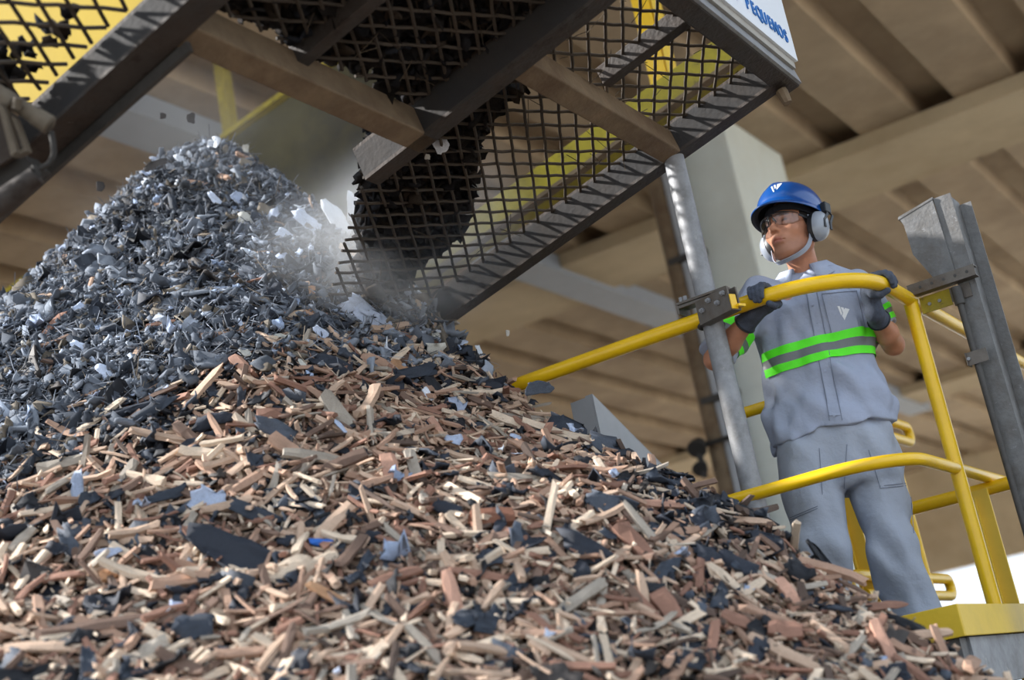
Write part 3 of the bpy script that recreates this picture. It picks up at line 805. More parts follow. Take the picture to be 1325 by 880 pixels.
# --- wood crumbs between the chips
n = 60000
x, y = sample_surface(n, r); z = heap_z(x, y)
keep = in_view(x, y, z, 60) & (r.random(n) < woodfrac(x, y))
x, y = x[keep], y[keep]; n = len(x)
L = r.uniform(.01, .034, n); W = L * r.uniform(.2, .7, n); T = W * r.uniform(.3, .8, n)
P, nr_ = place(x, y, r.uniform(-.02, .022, n)); C, _ = pal(WOOD, [.24, .22, .2, .1, .1, .08, .06], n, r)
print('crumbs', n)
o = emit('wood_crumb_litter', chips(P, frames(P, nr_, r.uniform(0, 6.28, n), r.normal(0, .5, n), r.normal(0, .5, n)), L, W, T, C, r, .4, 3, 4), 'chip')
tag(o, 'fine wood crumbs and shavings filling the gaps between the chips', 'wood crumbs', kind='stuff')
# --- small dark scraps
n = 32000
x, y = sample_surface(n, r); z = heap_z(x, y); wf = woodfrac(x, y)
keep = in_view(x, y, z, 150) & (r.random(n) < np.clip(.42 * (1 - wf) + .25 + .9 * np.clip(darkpatch(x, y) - .55, 0, 1), 0, 1))
x, y = x[keep], y[keep]; n = len(x)
L = np.clip(r.lognormal(math.log(.055), .5, n), .02, .16); W = L * r.uniform(.3, .8, n); T = r.uniform(.002, .007, n)
P, nr_ = place(x, y, r.uniform(-.015, .028, n)); C, _ = pal(DARK, DARKP, n, r)
print('small dark', n)
o = emit('dark_scrap_litter', sheets(P, frames(P, nr_, r.uniform(0, 6.28, n), r.normal(0, .4, n), r.normal(0, .5, n)), L, W, T, C, r, .35), 'scrap', True)
tag(o, 'countless small blue black scraps of rubber and cloth strewn over the heap', 'scraps', kind='stuff')
# --- grey fluff and flakes on the crown
n = 44000
x, y = sample_surface(n, r, 0, 3.6); z = heap_z(x, y); wf = woodfrac(x, y)
keep = in_view(x, y, z, 120) & (r.random(n) < (1 - wf) * 1.1)
x, y = x[keep], y[keep]; n = len(x)
L = np.clip(r.lognormal(math.log(.045), .5, n), .015, .14); W = L * r.uniform(.3, .8, n); T = r.uniform(.004, .016, n)
P, nr_ = place(x, y, r.uniform(-.03, .045, n)); C, _ = pal(GREY, GREYP, n, r)
C = C * np.clip(1.05 - .55 * np.clip(wav(x, y, 6, 77), -.2, 1), .4, 1.2)[:, None] * np.array([.84, .87, .90])
print('fluff', n)
o = emit('grey_fluff_litter', sheets(P, frames(P, nr_, r.uniform(0, 6.28, n), r.normal(0, .5, n), r.normal(0, .6, n)), L, W, T, C, r, .42, 4, 4), 'fluff', True)
tag(o, 'matted grey fluff and torn flakes blanketing the crown of the heap', 'fluff', kind='stuff')
# --- fibres and threads
n = 120000
x, y = sample_surface(n, r, 0, 4.2); z = heap_z(x, y); wf = woodfrac(x, y)
keep = in_view(x, y, z, 100) & (r.random(n) < np.clip((1 - wf) * .95 - .05, 0, 1))
x, y = x[keep], y[keep]; n = len(x)
L = np.clip(r.lognormal(math.log(.06), .45, n), .02, .18); W = r.uniform(.0016, .0055, n); T = W * .7
P, nr_ = place(x, y, r.uniform(-.005, .05, n)); C, _ = pal(GREY, [.2, .2, .2, .2, .1, .1], n, r)
print('fibres', n)
o = emit('fibre_litter', chips(P, frames(P, nr_, r.uniform(0, 6.28, n), r.normal(0, .45, n), r.normal(0, .5, n)), L, W, T, C, r, .3, 4, 3), 'fluff')
tag(o, 'fine grey threads and fibres tangled over the crown of the heap', 'fibres', kind='stuff')
# --- pale flakes
n = 2600
x, y = sample_surface(n, r, 0, 4.0); z = heap_z(x, y); wf = woodfrac(x, y)
keep = in_view(x, y, z, 100) & (r.random(n) < np.clip((1 - wf) * .55 + .04, 0, 1))
x, y = x[keep], y[keep]; n = len(x)
L = np.clip(r.lognormal(math.log(.035), .45, n), .012, .08); W = L * r.uniform(.4, 1, n); T = r.uniform(.001, .004, n)
P, nr_ = place(x, y, r.uniform(.015, .05, n)); C, _ = pal(LIGHT, [.3, .3, .12, .2, .08], n, r)
print('pale', n)
o = emit('pale_flake_litter', sheets(P, frames(P, nr_, r.uniform(0, 6.28, n), r.normal(0, .4, n), r.normal(0, .5, n)), L, W, T, C, r, .5), 'fluff', True)
tag(o, 'tiny pale blue and white flakes of film scattered among the grey fluff', 'flakes', kind='stuff')
# ================================================================== single pieces of the heap: the ones that show largest
W_, S_, F_ = 'w', 's', 'f'
C_ = dict(zip(WOODN, WOOD)); C_.update(dict(zip(DARKN, DARK))); C_.update(dict(zip(LIGHTN, LIGHT)))
C_.update({'brick red': (134, 92, 74), 'orange tan': (186, 144, 110), 'pinkish tan': (190, 148, 128), 'bright blue': (50, 110, 200), 'grey': (120, 124, 132)})
# kind, two sighted ends, width, colour, label (hand written for the pieces one notices), short name when others are described beside it
LM = [
 (W_, 720, 627, 694, 750, 11, 'pale', 'long upright pale splinter standing out in the middle of the lower slope', 'long upright splinter'),
 (W_, 651, 729, 709, 719, 11, 'pale', 'pale stick crossing the foot of the long upright splinter', None),
 (W_, 608, 684, 664, 681, 27, 'brick red', 'brick red wooden block, the thickest piece on the slope', 'brick red block'),
 (W_, 499, 778, 567, 845, 12, 'brown', 'straight brown stick slanting down the lower slope', 'slanting brown stick'),
 (W_, 400, 765, 468, 800, 13, 'orange tan', 'orange tan stick with round grain on the lower slope', 'orange tan stick'),
 (W_, 495, 765, 460, 823, 12, 'light tan', None, None), (W_, 578, 750, 596, 816, 18, 'pinkish tan', 'wide pinkish stave standing upright on the lower slope', 'pinkish stave'),
 (S_, 612, 738, 652, 729, 20, 'slate blue', None, None), (W_, 499, 689, 562, 742, 8, 'greyish', None, None),
 (S_, 754, 652, 802, 670, 26, 'slate grey', 'flat slate grey triangular scrap below the long pale plank', 'slate triangle'),
 (W_, 718, 804, 779, 762, 16, 'greyish', None, None), (W_, 734, 695, 766, 670, 10, 'pale', None, None),
 (S_, 400, 710, 432, 711, 9, 'bright blue', 'only bright blue scrap on the heap', 'bright blue scrap'),
 (W_, 396, 745, 436, 726, 17, 'pale', 'broad pale stick below the bright blue scrap', None),
 (W_, 635, 543, 676, 560, 12, 'pale', 'short pale stick end to end with the long pale plank', None),
 (W_, 676, 557, 778, 583, 13, 'pale', 'long pale plank lying near the ridge below the steel hood', 'long pale plank'),
 (W_, 696, 588, 710, 556, 10, 'reddish', None, None), (W_, 662, 579, 736, 616, 12, 'tan', None, None),
 (W_, 635, 625, 714, 634, 15, 'greyish', 'split greyish board with a ragged end', 'split greyish board'), (W_, 555, 548, 580, 588, 10, 'pinkish tan', None, None),
 (W_, 515, 517, 555, 545, 10, 'brown', None, None), (W_, 640, 537, 672, 528, 9, 'light tan', None, None),
 (W_, 529, 594, 541, 636, 15, 'greyish', 'weathered grey slat standing upright in a dark hollow', 'grey slat'), (W_, 500, 598, 509, 640, 22, 'pinkish tan', 'broad pinkish block standing beside the grey slat', None),
 (W_, 592, 625, 653, 646, 9, 'pale', None, None), (S_, 708, 545, 764, 562, 24, 'slate blue', None, None),
 (S_, 768, 550, 822, 592, 28, 'slate grey', 'frayed slate grey rag on the ridge below the steel hood', 'frayed rag'), (S_, 799, 562, 822, 559, 9, 'blue black', None, None),
 (W_, 840, 593, 847, 625, 9, 'tan', None, None), (W_, 828, 659, 893, 662, 12, 'pinkish tan', None, None),
 (W_, 800, 690, 841, 734, 23, 'reddish', 'thick reddish brown billet on the slope below the ridge', 'reddish billet'),
 (W_, 810, 664, 873, 743, 11, 'greyish', 'long thin grey lath beside the reddish billet', 'grey lath'),
 (W_, 906, 678, 998, 683, 10, 'light tan', 'long tan lath on the ridge at the grey support pipe', 'ridge lath'), (W_, 937, 670, 989, 668, 10, 'dark brown', None, None),
 (W_, 915, 737, 956, 772, 12, 'pale', None, None), (W_, 956, 778, 985, 759, 13, 'pale', None, None),
 (W_, 1007, 756, 1030, 798, 18, 'pinkish tan', 'pinkish tan stave leaning on the slope under the worker', 'leaning stave'),
 (S_, 1014, 735, 1044, 760, 24, 'black', None, None), (S_, 925, 725, 980, 751, 24, 'blue black', 'crumpled blue black rag under the ridge lath', 'blue black rag'),
 (W_, 969, 832, 1063, 878, 16, 'light tan', 'longest tan lath at the foot of the slope', 'longest tan lath'), (W_, 1080, 872, 1115, 829, 10, 'greyish', None, None),
 (W_, 1128, 814, 1162, 884, 16, 'pinkish tan', 'pinkish stave near the toe board corner of the platform', 'toe board stave'),
 (W_, 1144, 816, 1196, 842, 13, 'brown', None, None), (S_, 1145, 803, 1200, 830, 16, 'black', 'shaggy black rag lying against the yellow toe board', 'shaggy black rag'),
 (W_, 856, 829, 908, 800, 13, 'pale', None, None), (W_, 932, 804, 966, 820, 19, 'reddish', None, None), (W_, 991, 823, 1036, 829, 25, 'reddish', 'stout reddish offcut with a squared end', 'stout reddish offcut'),
 (W_, 848, 776, 873, 812, 26, 'reddish', None, None), (S_, 1037, 697, 1075, 747, 15, 'black', None, None), (W_, 1153, 858, 1202, 864, 8, 'pale', None, None),
 (S_, 953, 647, 975, 661, 15, 'black', 'ball of black fibre resting on the ridge by the grey pipe', None), (W_, 881, 612, 938, 598, 8, 'brown', 'brown stick poking out of the ridge toward the conduits', 'poking stick'),
 (W_, 54, 830, 231, 804, 18, 'brown', 'longest brown board lying at the foot of the heap', 'long brown board'),
 (S_, 227, 824, 279, 816, 36, 'slate blue', 'square slate blue scrap at the end of the long brown board', 'square slate scrap'),
 (S_, 245, 657, 297, 657, 30, 'light blue grey', 'rounded light blue flake, brightest on the lower slope', 'light blue flake'),
 (S_, 102, 620, 107, 670, 15, 'light blue grey', 'upright strip of light blue film', 'blue film strip'), (S_, 106, 662, 132, 650, 18, 'slate blue', None, None),
 (S_, 186, 659, 247, 639, 15, 'slate blue', None, None), (S_, 294, 657, 365, 686, 20, 'slate blue', 'long slate blue strip beside the light blue flake', 'long slate strip'),
 (W_, 236, 744, 248, 714, 15, 'light tan', 'stubby tan peg standing upright beside a dark hollow', 'tan peg'), (W_, 132, 757, 161, 747, 19, 'orange tan', None, None),
 (W_, 16, 722, 48, 690, 14, 'greyish', None, None), (W_, 2, 682, 20, 643, 11, 'reddish', None, None), (W_, 29, 674, 98, 661, 9, 'pale', None, None),
 (W_, 122, 668, 190, 623, 12, 'brown', None, None), (W_, 150, 645, 178, 603, 14, 'greyish', None, None), (W_, 155, 657, 156, 711, 9, 'pale', None, None),
 (W_, 0, 817, 60, 837, 9, 'light tan', None, None), (W_, 78, 851, 118, 842, 10, 'pale', None, None), (W_, 280, 855, 342, 851, 13, 'tan', None, None),
 (W_, 328, 830, 372, 854, 11, 'pale', None, None), (W_, 188, 823, 220, 837, 12, 'pale', None, None), (W_, 350, 758, 402, 733, 25, 'pale', 'broad pale slab beside the orange tan stick', 'broad pale slab'),
 (S_, 83, 690, 100, 733, 20, 'slate grey', None, None), (S_, 125, 731, 159, 721, 12, 'light blue grey', None, None), (W_, 296, 648, 345, 616, 13, 'tan', None, None),
 (W_, 54, 617, 113, 602, 17, 'greyish', None, None), (S_, 250, 700, 365, 752, 44, 'blue black', 'large blue black cloth folded in the hollow by the tan peg', 'dark cloth'),
 (W_, 172, 866, 218, 838, 21, 'greyish', None, None),
 (W_, 167, 490, 184, 453, 9, 'light tan', 'tan stick standing upright amid the grey fluff', 'upright tan stick'), (W_, 302, 468, 325, 493, 15, 'pinkish tan', None, None),
 (S_, 147, 569, 229, 519, 16, 'slate blue', 'long slate blue strip slanting across the fluff', 'slanting slate strip'), (S_, 138, 546, 220, 524, 10, 'blue black', None, None),
 (S_, 123, 403, 129, 441, 14, 'slate blue', None, None), (S_, 82, 389, 119, 375, 22, 'blue black', 'dark block at the edge of the crown by the olive girder', 'edge block'),
 (F_, 183, 477, 197, 480, 10, 'white', None, None), (F_, 101, 403, 115, 414, 13, 'light blue grey', None, None), (F_, 96, 452, 117, 466, 13, 'pale blue', None, None),
 (F_, 131, 482, 150, 500, 15, 'pale blue', None, None), (W_, 233, 591, 290, 598, 15, 'pale', None, None), (W_, 230, 557, 264, 586, 15, 'brown', None, None),
 (W_, 334, 545, 366, 542, 17, 'reddish', None, None), (W_, 353, 575, 388, 598, 19, 'tan', None, None), (W_, 304, 545, 332, 567, 10, 'pale', None, None),
 (W_, 350, 419, 393, 411, 8, 'pale', None, None), (W_, 255, 422, 291, 404, 7, 'greyish', None, None), (W_, 261, 443, 323, 437, 10, 'brown', None, None), (S_, 334, 554, 384, 576, 20, 'slate grey', None, None),
 (S_, 189, 224, 228, 232, 32, 'charcoal brown', 'square charcoal panel perched near the peak of the heap', 'charcoal panel'), (F_, 230, 208, 254, 230, 9, 'white', 'white torn scrap beside the charcoal panel at the peak', 'torn white scrap'),
 (F_, 272, 256, 300, 293, 10, 'pale blue', None, None), (F_, 308, 286, 335, 301, 17, 'off white', None, None), (F_, 300, 260, 319, 270, 15, 'light blue grey', None, None),
 (W_, 171, 303, 207, 289, 4, 'greyish', None, None), (S_, 222, 256, 232, 304, 9, 'slate blue', None, None), (F_, 380, 280, 436, 329, 20, 'pale blue', 'pale film draped in the dust below the peak', 'draped film'),
 (F_, 421, 264, 463, 338, 23, 'white', 'tall white film strip swirling in the dust beside the crown', 'tall white film'), (F_, 442, 400, 502, 442, 44, 'pale blue', 'large crumpled pale blue sheet, biggest on the heap', 'crumpled sheet'),
 (F_, 403, 434, 420, 448, 11, 'pale blue', None, None), (W_, 357, 334, 388, 321, 8, 'brown', None, None), (W_, 345, 419, 408, 410, 11, 'orange tan', None, None), (W_, 402, 378, 404, 402, 9, 'orange tan', None, None),
 (S_, 344, 366, 378, 377, 18, 'charcoal brown', None, None), (F_, 311, 333, 334, 340, 10, 'white', None, None), (F_, 357, 308, 380, 319, 13, 'pale blue', None, None), (F_, 360, 335, 386, 362, 18, 'light blue grey', None, None),
 (F_, 514, 354, 540, 378, 10, 'white', 'white shred nearest the low end of the frame', 'white shred'), (F_, 513, 376, 548, 408, 11, 'pale blue', None, None), (F_, 611, 437, 619, 455, 7, 'white', None, None),
 (W_, 516, 441, 588, 461, 12, 'reddish', 'long reddish pole on the ridge under the frame', 'reddish pole'), (W_, 464, 472, 508, 485, 19, 'tan', 'tan block in the middle of the ridge line below the crumpled sheet', 'tan block'),
 (W_, 504, 475, 528, 493, 15, 'orange tan', None, None), (W_, 440, 457, 465, 467, 13, 'pale', None, None), (S_, 490, 498, 568, 486, 16, 'slate blue', None, None), (S_, 598, 456, 616, 482, 15, 'slate blue', None, None),
 (W_, 570, 484, 584, 466, 8, 'pale', None, None), (F_, 546, 511, 557, 528, 8, 'white', None, None), (W_, 418, 521, 452, 562, 19, 'greyish', None, None), (S_, 398, 468, 462, 488, 18, 'blue black', None, None),
 (W_, 590, 655, 640, 640, 10, 'tan', None, None), (S_, 560, 660, 600, 672, 18, 'blue black', None, None), (S_, 720, 700, 790, 735, 30, 'blue black', None, None), (S_, 250, 560, 300, 545, 18, 'blue black', None, None),
]
r = np.random.default_rng(23)
pieces = []                                       # kind, P, ex,ey,ez, L, W, T, colour name, px, py, label, short
def nrmz(v): return v / np.linalg.norm(v)
occ = []
for kd, x0, y0, x1, y1, wp, cn, lab, short in LM:
    ctr = ((x0 + x1) / 2, (y0 + y1) / 2)
    h = heap_hit(*ctr)
    if h is None:
        for dy in range(4, 60, 4):
            h = heap_hit(ctr[0] - dy * .4, ctr[1] + dy)
            if h is not None: break
    if h is None: print('no hit', ctr); continue
    n = heap_n(h); d = (h - CAM) @ FW; toc = nrmz(CAM - h)
    # the piece lies in a plane between the slope and the line of sight
    pn = nrmz(n * .75 + toc * (.5 if kd == W_ else .9))
    p0 = atplane(x0, y0, h, pn); p1 = atplane(x1, y1, h, pn)
    ex = nrmz(p1 - p0); ez = pn; ey = np.cross(ez, ex)
    L = np.linalg.norm(p1 - p0); Wd = wp * d / FPX * (1.15 if kd == W_ else 1.1)
    T = Wd * (.55 if kd == W_ else .0) + (0 if kd == W_ else (.006 if kd == S_ else .002))
    if cn == 'brick red': T = Wd * .7
    lift = .022 + T * .35 + (.035 if kd == F_ else .02 if kd == S_ else 0)
    pieces.append([kd, h + pn * lift, ex, ey, ez, L, Wd, T, cn, ctr[0], ctr[1], lab, short]); occ.append((ctr[0], ctr[1], max(12, .33 * math.hypot(x1 - x0, y1 - y0))))
# fill up with pieces lying all over the slope
def fill(kd, count, tries=20000):
    k = 0
    for _ in range(tries):
        if k >= count: break
        x, y = sample_surface(1, r, 0.1, 4.4); z = heap_z(x, y)
        P = np.array([x[0], y[0], z[0]]); u, v, d = proj(P)
        if not (4 < u < 1320 and 180 < v < 876) or d < 2.6: continue
        n = heap_n(P)
        if n @ nrmz(CAM - P) < .12: continue
        wf = float(woodfrac(x, y)[0])
        if r.random() > {W_: wf ** .8, S_: .45 + .3 * (1 - wf) + (.4 if darkpatch(x, y)[0] > .5 else 0), F_: (1 - wf) + .06}[kd]: continue
        L = {W_: r.lognormal(math.log(.12), .32), S_: r.lognormal(math.log(.10), .4), F_: r.lognormal(math.log(.055), .4)}[kd]
        L = min(max(L, .04), .26); lp = L * FPX / d
        if any((u - a) ** 2 + (v - b) ** 2 < (c * .8 + lp * .16) ** 2 for a, b, c in occ): continue
        if kd == W_: Wd = min(max(L * r.uniform(.10, .26), .012), .045); T = Wd * r.uniform(.35, .75); names, pr_ = WOODN, WOODP
        elif kd == S_: Wd = L * r.uniform(.25, .65); T = r.uniform(.003, .009); names, pr_ = DARKN, DARKP
        else: Wd = L * r.uniform(.35, .9); T = .002; names, pr_ = LIGHTN, [.3, .3, .1, .2, .1]
        pr_ = np.array(pr_) / np.sum(pr_); cn = names[r.choice(len(names), p=pr_)]
        f = frames(P[None], n[None], np.array([r.uniform(0, 6.28)]), np.array([r.normal(0, .22)]), np.array([r.normal(0, .35)]))
        pieces.append([kd, P + n * (.028 + T * .3), f[0][0], f[1][0], f[2][0], L, Wd, T, cn, u, v, None, None]); occ.append((u, v, max(9, lp * .3))); k += 1
    return k
nW = sum(p[0] == W_ for p in pieces); nS = sum(p[0] == S_ for p in pieces); nF = sum(p[0] == F_ for p in pieces)
print('landmarks', nW, nS, nF)
print('fill', fill(W_, 298 - nW), fill(S_, 230 - nS), fill(F_, 90 - nF))
# names of things the others are described beside
ANCH = [(p[12], p[9], p[10]) for p in pieces if p[12]] + [('grey support pipe', 985, 660), ('steel hood', 775, 545), ('buried end of the yellow rail', 668, 500), ('yellow toe board', 1190, 800), ('olive girder', 60, 390)]
used = set()
SZ = lambda L: 'tiny' if L < .05 else 'small' if L < .085 else 'mid sized' if L < .12 else 'long' if L < .17 else 'very long'
def auto_label(p):
    kd, L, Wd, cn, u, v = p[0], p[5], p[6], p[8], p[9], p[10]; q = L / Wd
    shp = {W_: 'splinter' if q > 6.5 else 'stick' if q > 4.3 else 'wood chip' if q > 2.6 else 'chunk of wood', S_: 'ribbon of scrap' if q > 2.8 else 'scrap' if q > 1.6 else 'square scrap', F_: 'sliver of film' if q > 2 else 'flake of film'}[kd]
    base = f'{SZ(L)} {cn} {shp}'
    for short, au, av in sorted(ANCH, key=lambda a: (a[1] - u) ** 2 + (a[2] - v) ** 2)[:9]:
        dx, dy = u - au, v - av; dd = math.hypot(dx, dy)
        rel = ('uphill of' if dy < 0 else 'downhill of') if abs(dy) > abs(dx) * 1.1 else ('beside and slightly above' if dy < -.35 * abs(dx) else 'beside and slightly below' if dy > .35 * abs(dx) else 'level with')
        pre = 'just ' if dd < 45 else '' if dd < 110 else 'well ' if rel in ('uphill of', 'downhill of') else ''
        lab = f'{base} {pre}{rel} the {short}'
        if lab not in used: return lab, None
    return lab, 'indistinguishable pieces: ' + lab
GRP = {W_: 'wood chips on the waste heap', S_: 'dark scraps on the waste heap', F_: 'pale film scraps on the waste heap'}
CAT = {W_: 'wood chip', S_: 'scrap', F_: 'film scrap'}; NAME = {W_: 'wood_chip', S_: 'dark_scrap', F_: 'pale_scrap'}
for p in pieces:
    kd, P, ex, ey, ez, L, Wd, T, cn, u, v, lab, short = p
    f = (ex[None], ey[None], ez[None]); one = lambda a: np.array([a])
    c = np.array(lin(C_[cn]))[None] * r.uniform(.9, 1.12)
    if kd == W_: data = chips(np.zeros((1, 3)), f, one(L), one(Wd), one(T), c, r, .3, 5, 6)
    elif kd == S_: data = sheets(np.zeros((1, 3)), f, one(L), one(Wd), one(T), c, r, .22 if lab and 'rag' not in lab else .32, 6, 5)
    else: data = sheets(np.zeros((1, 3)), f, one(L), one(Wd), one(T), c, r, .24 if short == 'crumpled sheet' else .2, *((11, 10) if short == 'crumpled sheet' else (8, 7)), .7 if short == 'crumpled sheet' else .4)
    o = emit(NAME[kd], data, {W_: 'chip', S_: 'scrap', F_: 'fluff'}[kd], kd != W_)
    o.location = Vector(P)
    if lab is None: lab, g2 = auto_label(p)
    used.add(lab); tag(o, lab, CAT[kd], GRP[kd])

# scraps in the air and caught on the mesh
def airborne(name, px, d, L, Wd, cn, label, cat='film scrap', kd=F_, yaw=0.):
    P = at(px[0], px[1], d); ez = nrmz(CAM - P + RT * .6); ex = nrmz(UP * math.cos(yaw) + RT * math.sin(yaw)); ex = nrmz(ex - ez * (ex @ ez)); ey = np.cross(ez, ex)
    one = lambda a: np.array([a]); c = np.array(lin(C_[cn]))[None]
    f = (ex[None], ey[None], ez[None])
    data = sheets(np.zeros((1, 3)), f, one(L), one(Wd), one(.003), c, r, .18, 8, 7, .4)
    o = emit(name, data, 'fluff' if kd == F_ else 'scrap', True); o.location = Vector(P); tag(o, label, cat)
airborne('pale_scrap', (456, 267), 6.4, .13, .05, 'white', 'white scrap falling through the dust between heap and frame', yaw=.0)
airborne('pale_scrap', (657, 431), 5.9, .025, .015, 'off white', 'tiny off white scrap in the air under the frame')
airborne('pale_scrap', (318, 192), 7.2, .04, .03, 'off white', 'off white scrap in the air by the yellow upright')
airborne('dark_scrap', (247, 153), 6.9, .05, .04, 'charcoal brown', 'dark brown clod falling above the peak of the heap', 'scrap', S_)
airborne('dark_scrap', (211, 150), 6.9, .03, .03, 'charcoal brown', 'tiny dark clod in the air above the peak', 'scrap', S_)
airborne('dark_scrap', (130, 241), 7.0, .05, .04, 'charcoal brown', 'small dark clod in the air beside the charcoal panel', 'scrap', S_)
airborne('pale_scrap', (571, 189), 5.1, .055, .05, 'white', 'white scrap caught in the mesh below the cross beam', yaw=1.2)
airborne('pale_scrap', (553, 203), 5.1, .02, .02, 'off white', 'little off white scrap caught beside the larger white one')
airborne('pale_scrap', (104, 147), 4.05, .09, .02, 'off white', 'pale strip of film stuck under the nearest long beam', yaw=1.0)
airborne('dark_scrap', (697, 502), 5.3, .10, .05, 'slate grey', 'tuft of slate grey fibre tumbling in front of the yellow rail', 'scrap', S_, yaw=1.5)

# dirt and fibre matted on the mesh of the frame
def matted(name, label, poly_pts, n, seed, hlo=.105, hhi=.2, big=1.0):
    rr_ = np.random.default_rng(seed); A2, B2 = [], []
    P2 = np.array(poly_pts); lo, hi = P2.min(0), P2.max(0)
    pts = []
    while len(pts) < n:
        q = lo + rr_.random(2) * (hi - lo); ins = False; j = len(P2) - 1
        for i in range(len(P2)):
            if (P2[i][1] > q[1]) != (P2[j][1] > q[1]) and q[0] < (P2[j][0] - P2[i][0]) * (q[1] - P2[i][1]) / (P2[j][1] - P2[i][1]) + P2[i][0]: ins = not ins
            j = i
        if ins: pts.append(q)
    pts = np.array(pts)
    P = J + A_ * pts[:, :1] + B * pts[:, 1:] + N_ * rr_.uniform(hlo, hhi, (n, 1))
    f = frames(P, np.tile(N_, (n, 1)), rr_.uniform(0, 6.28, n), rr_.normal(0, .35, n), rr_.normal(0, .35, n))
    L = rr_.uniform(.06, .17, n) * big; Wd = L * rr_.uniform(.4, .9, n); C, _ = pal([(50, 47, 46), (40, 39, 41), (66, 58, 51), (46, 48, 54)], [.35, .35, .15, .15], n, rr_)
    o = emit(name, sheets(P, f, L, Wd, rr_.uniform(.006, .02, n), C, rr_, .5, 4, 3), 'mud', True)
    tag(o, label, 'dirt', kind='stuff')
matted('matted_dirt', 'dark fibrous dirt matted on the mesh between the two upper beams', [(-.36, -2.2), (.1, -2.2), (.05, -1.75), (.36, -1.5), (.30, -1.18), (-.36, -1.18)], 2400, 5, .118, .24, big=.6)
matted('matted_dirt', 'dark fibrous dirt caked on the lower corner of the mesh in the dust', [(-1.5, -.15), (-.62, -1.13), (-.38, -1.13), (-.28, -.85), (-.6, -.55), (-.75, -.35)], 1300, 6, .116, .24, big=.55)
matted('matted_dirt', 'loose dirt hanging in the mesh bay below the small cross beam', [(-.36, -1.15), (.0, -1.15), (-.05, -.9), (-.25, -.75)], 46, 8, big=.6)
matted('matted_dirt', 'dirt and leaves caught at the edge of the nearest mesh bay', [(-1.3, -2.42), (-.5, -2.42), (-.6, -2.47), (-.95, -2.56), (-1.3, -2.7)], 60, 7, big=.5)
rr_ = np.random.default_rng(9); n = 100
q = np.stack([rr_.uniform(-1.2, .4, n), rr_.uniform(-2.2, -.1, n)], 1); q = q[(q[:, 0] > -.36) | (q[:, 1] > -.9)]; n = len(q); P = J + A_ * q[:, :1] + B * q[:, 1:] + N_ * rr_.uniform(.05, .1, (n, 1))
f = frames(P, np.tile(N_, (n, 1)), rr_.uniform(0, 6.28, n), rr_.normal(0, .7, n), rr_.normal(0, .7, n))
C, _ = pal([(92, 82, 70), (70, 62, 54)], [.5, .5], n, rr_)
o = emit('hanging_threads', chips(P, f, rr_.uniform(.05, .16, n), np.full(n, .003), np.full(n, .003), C, rr_, .2, 5, 3), 'mud'); tag(o, 'thin threads and roots hanging from the mesh of the frame', 'threads', kind='stuff')
# ================================================================== the worker
def smin(a, b, k):
    h = np.clip(.5 + .5 * (b - a) / k, 0, 1); return b + (a - b) * h - k * h * (1 - h)
def smax(a, b, k): return -smin(-a, -b, k)
def sph(P, c, r): return np.linalg.norm(P - np.asarray(c, np.float32), axis=-1) - r
def ell(P, c, rad):
    q = (P - np.asarray(c, np.float32)) / np.asarray(rad, np.float32); k = np.linalg.norm(q, axis=-1)
    g = np.linalg.norm(q / np.asarray(rad, np.float32), axis=-1) + 1e-9
    return k * (k - 1) / g
def cap(P, a, b, ra, rb=None):
    a = np.asarray(a, np.float32); b = np.asarray(b, np.float32); rb = ra if rb is None else rb
    ab = b - a; t = np.clip(((P - a) @ ab) / (ab @ ab), 0, 1)
    return np.linalg.norm(P - a - t[..., None] * ab, axis=-1) - (ra + (rb - ra) * t)
def chain(P, pts, rad, k=.02):
    d = None
    for i in range(len(pts) - 1):
        c = cap(P, pts[i], pts[i + 1], rad[i], rad[i + 1]); d = c if d is None else smin(d, c, k)
    return d
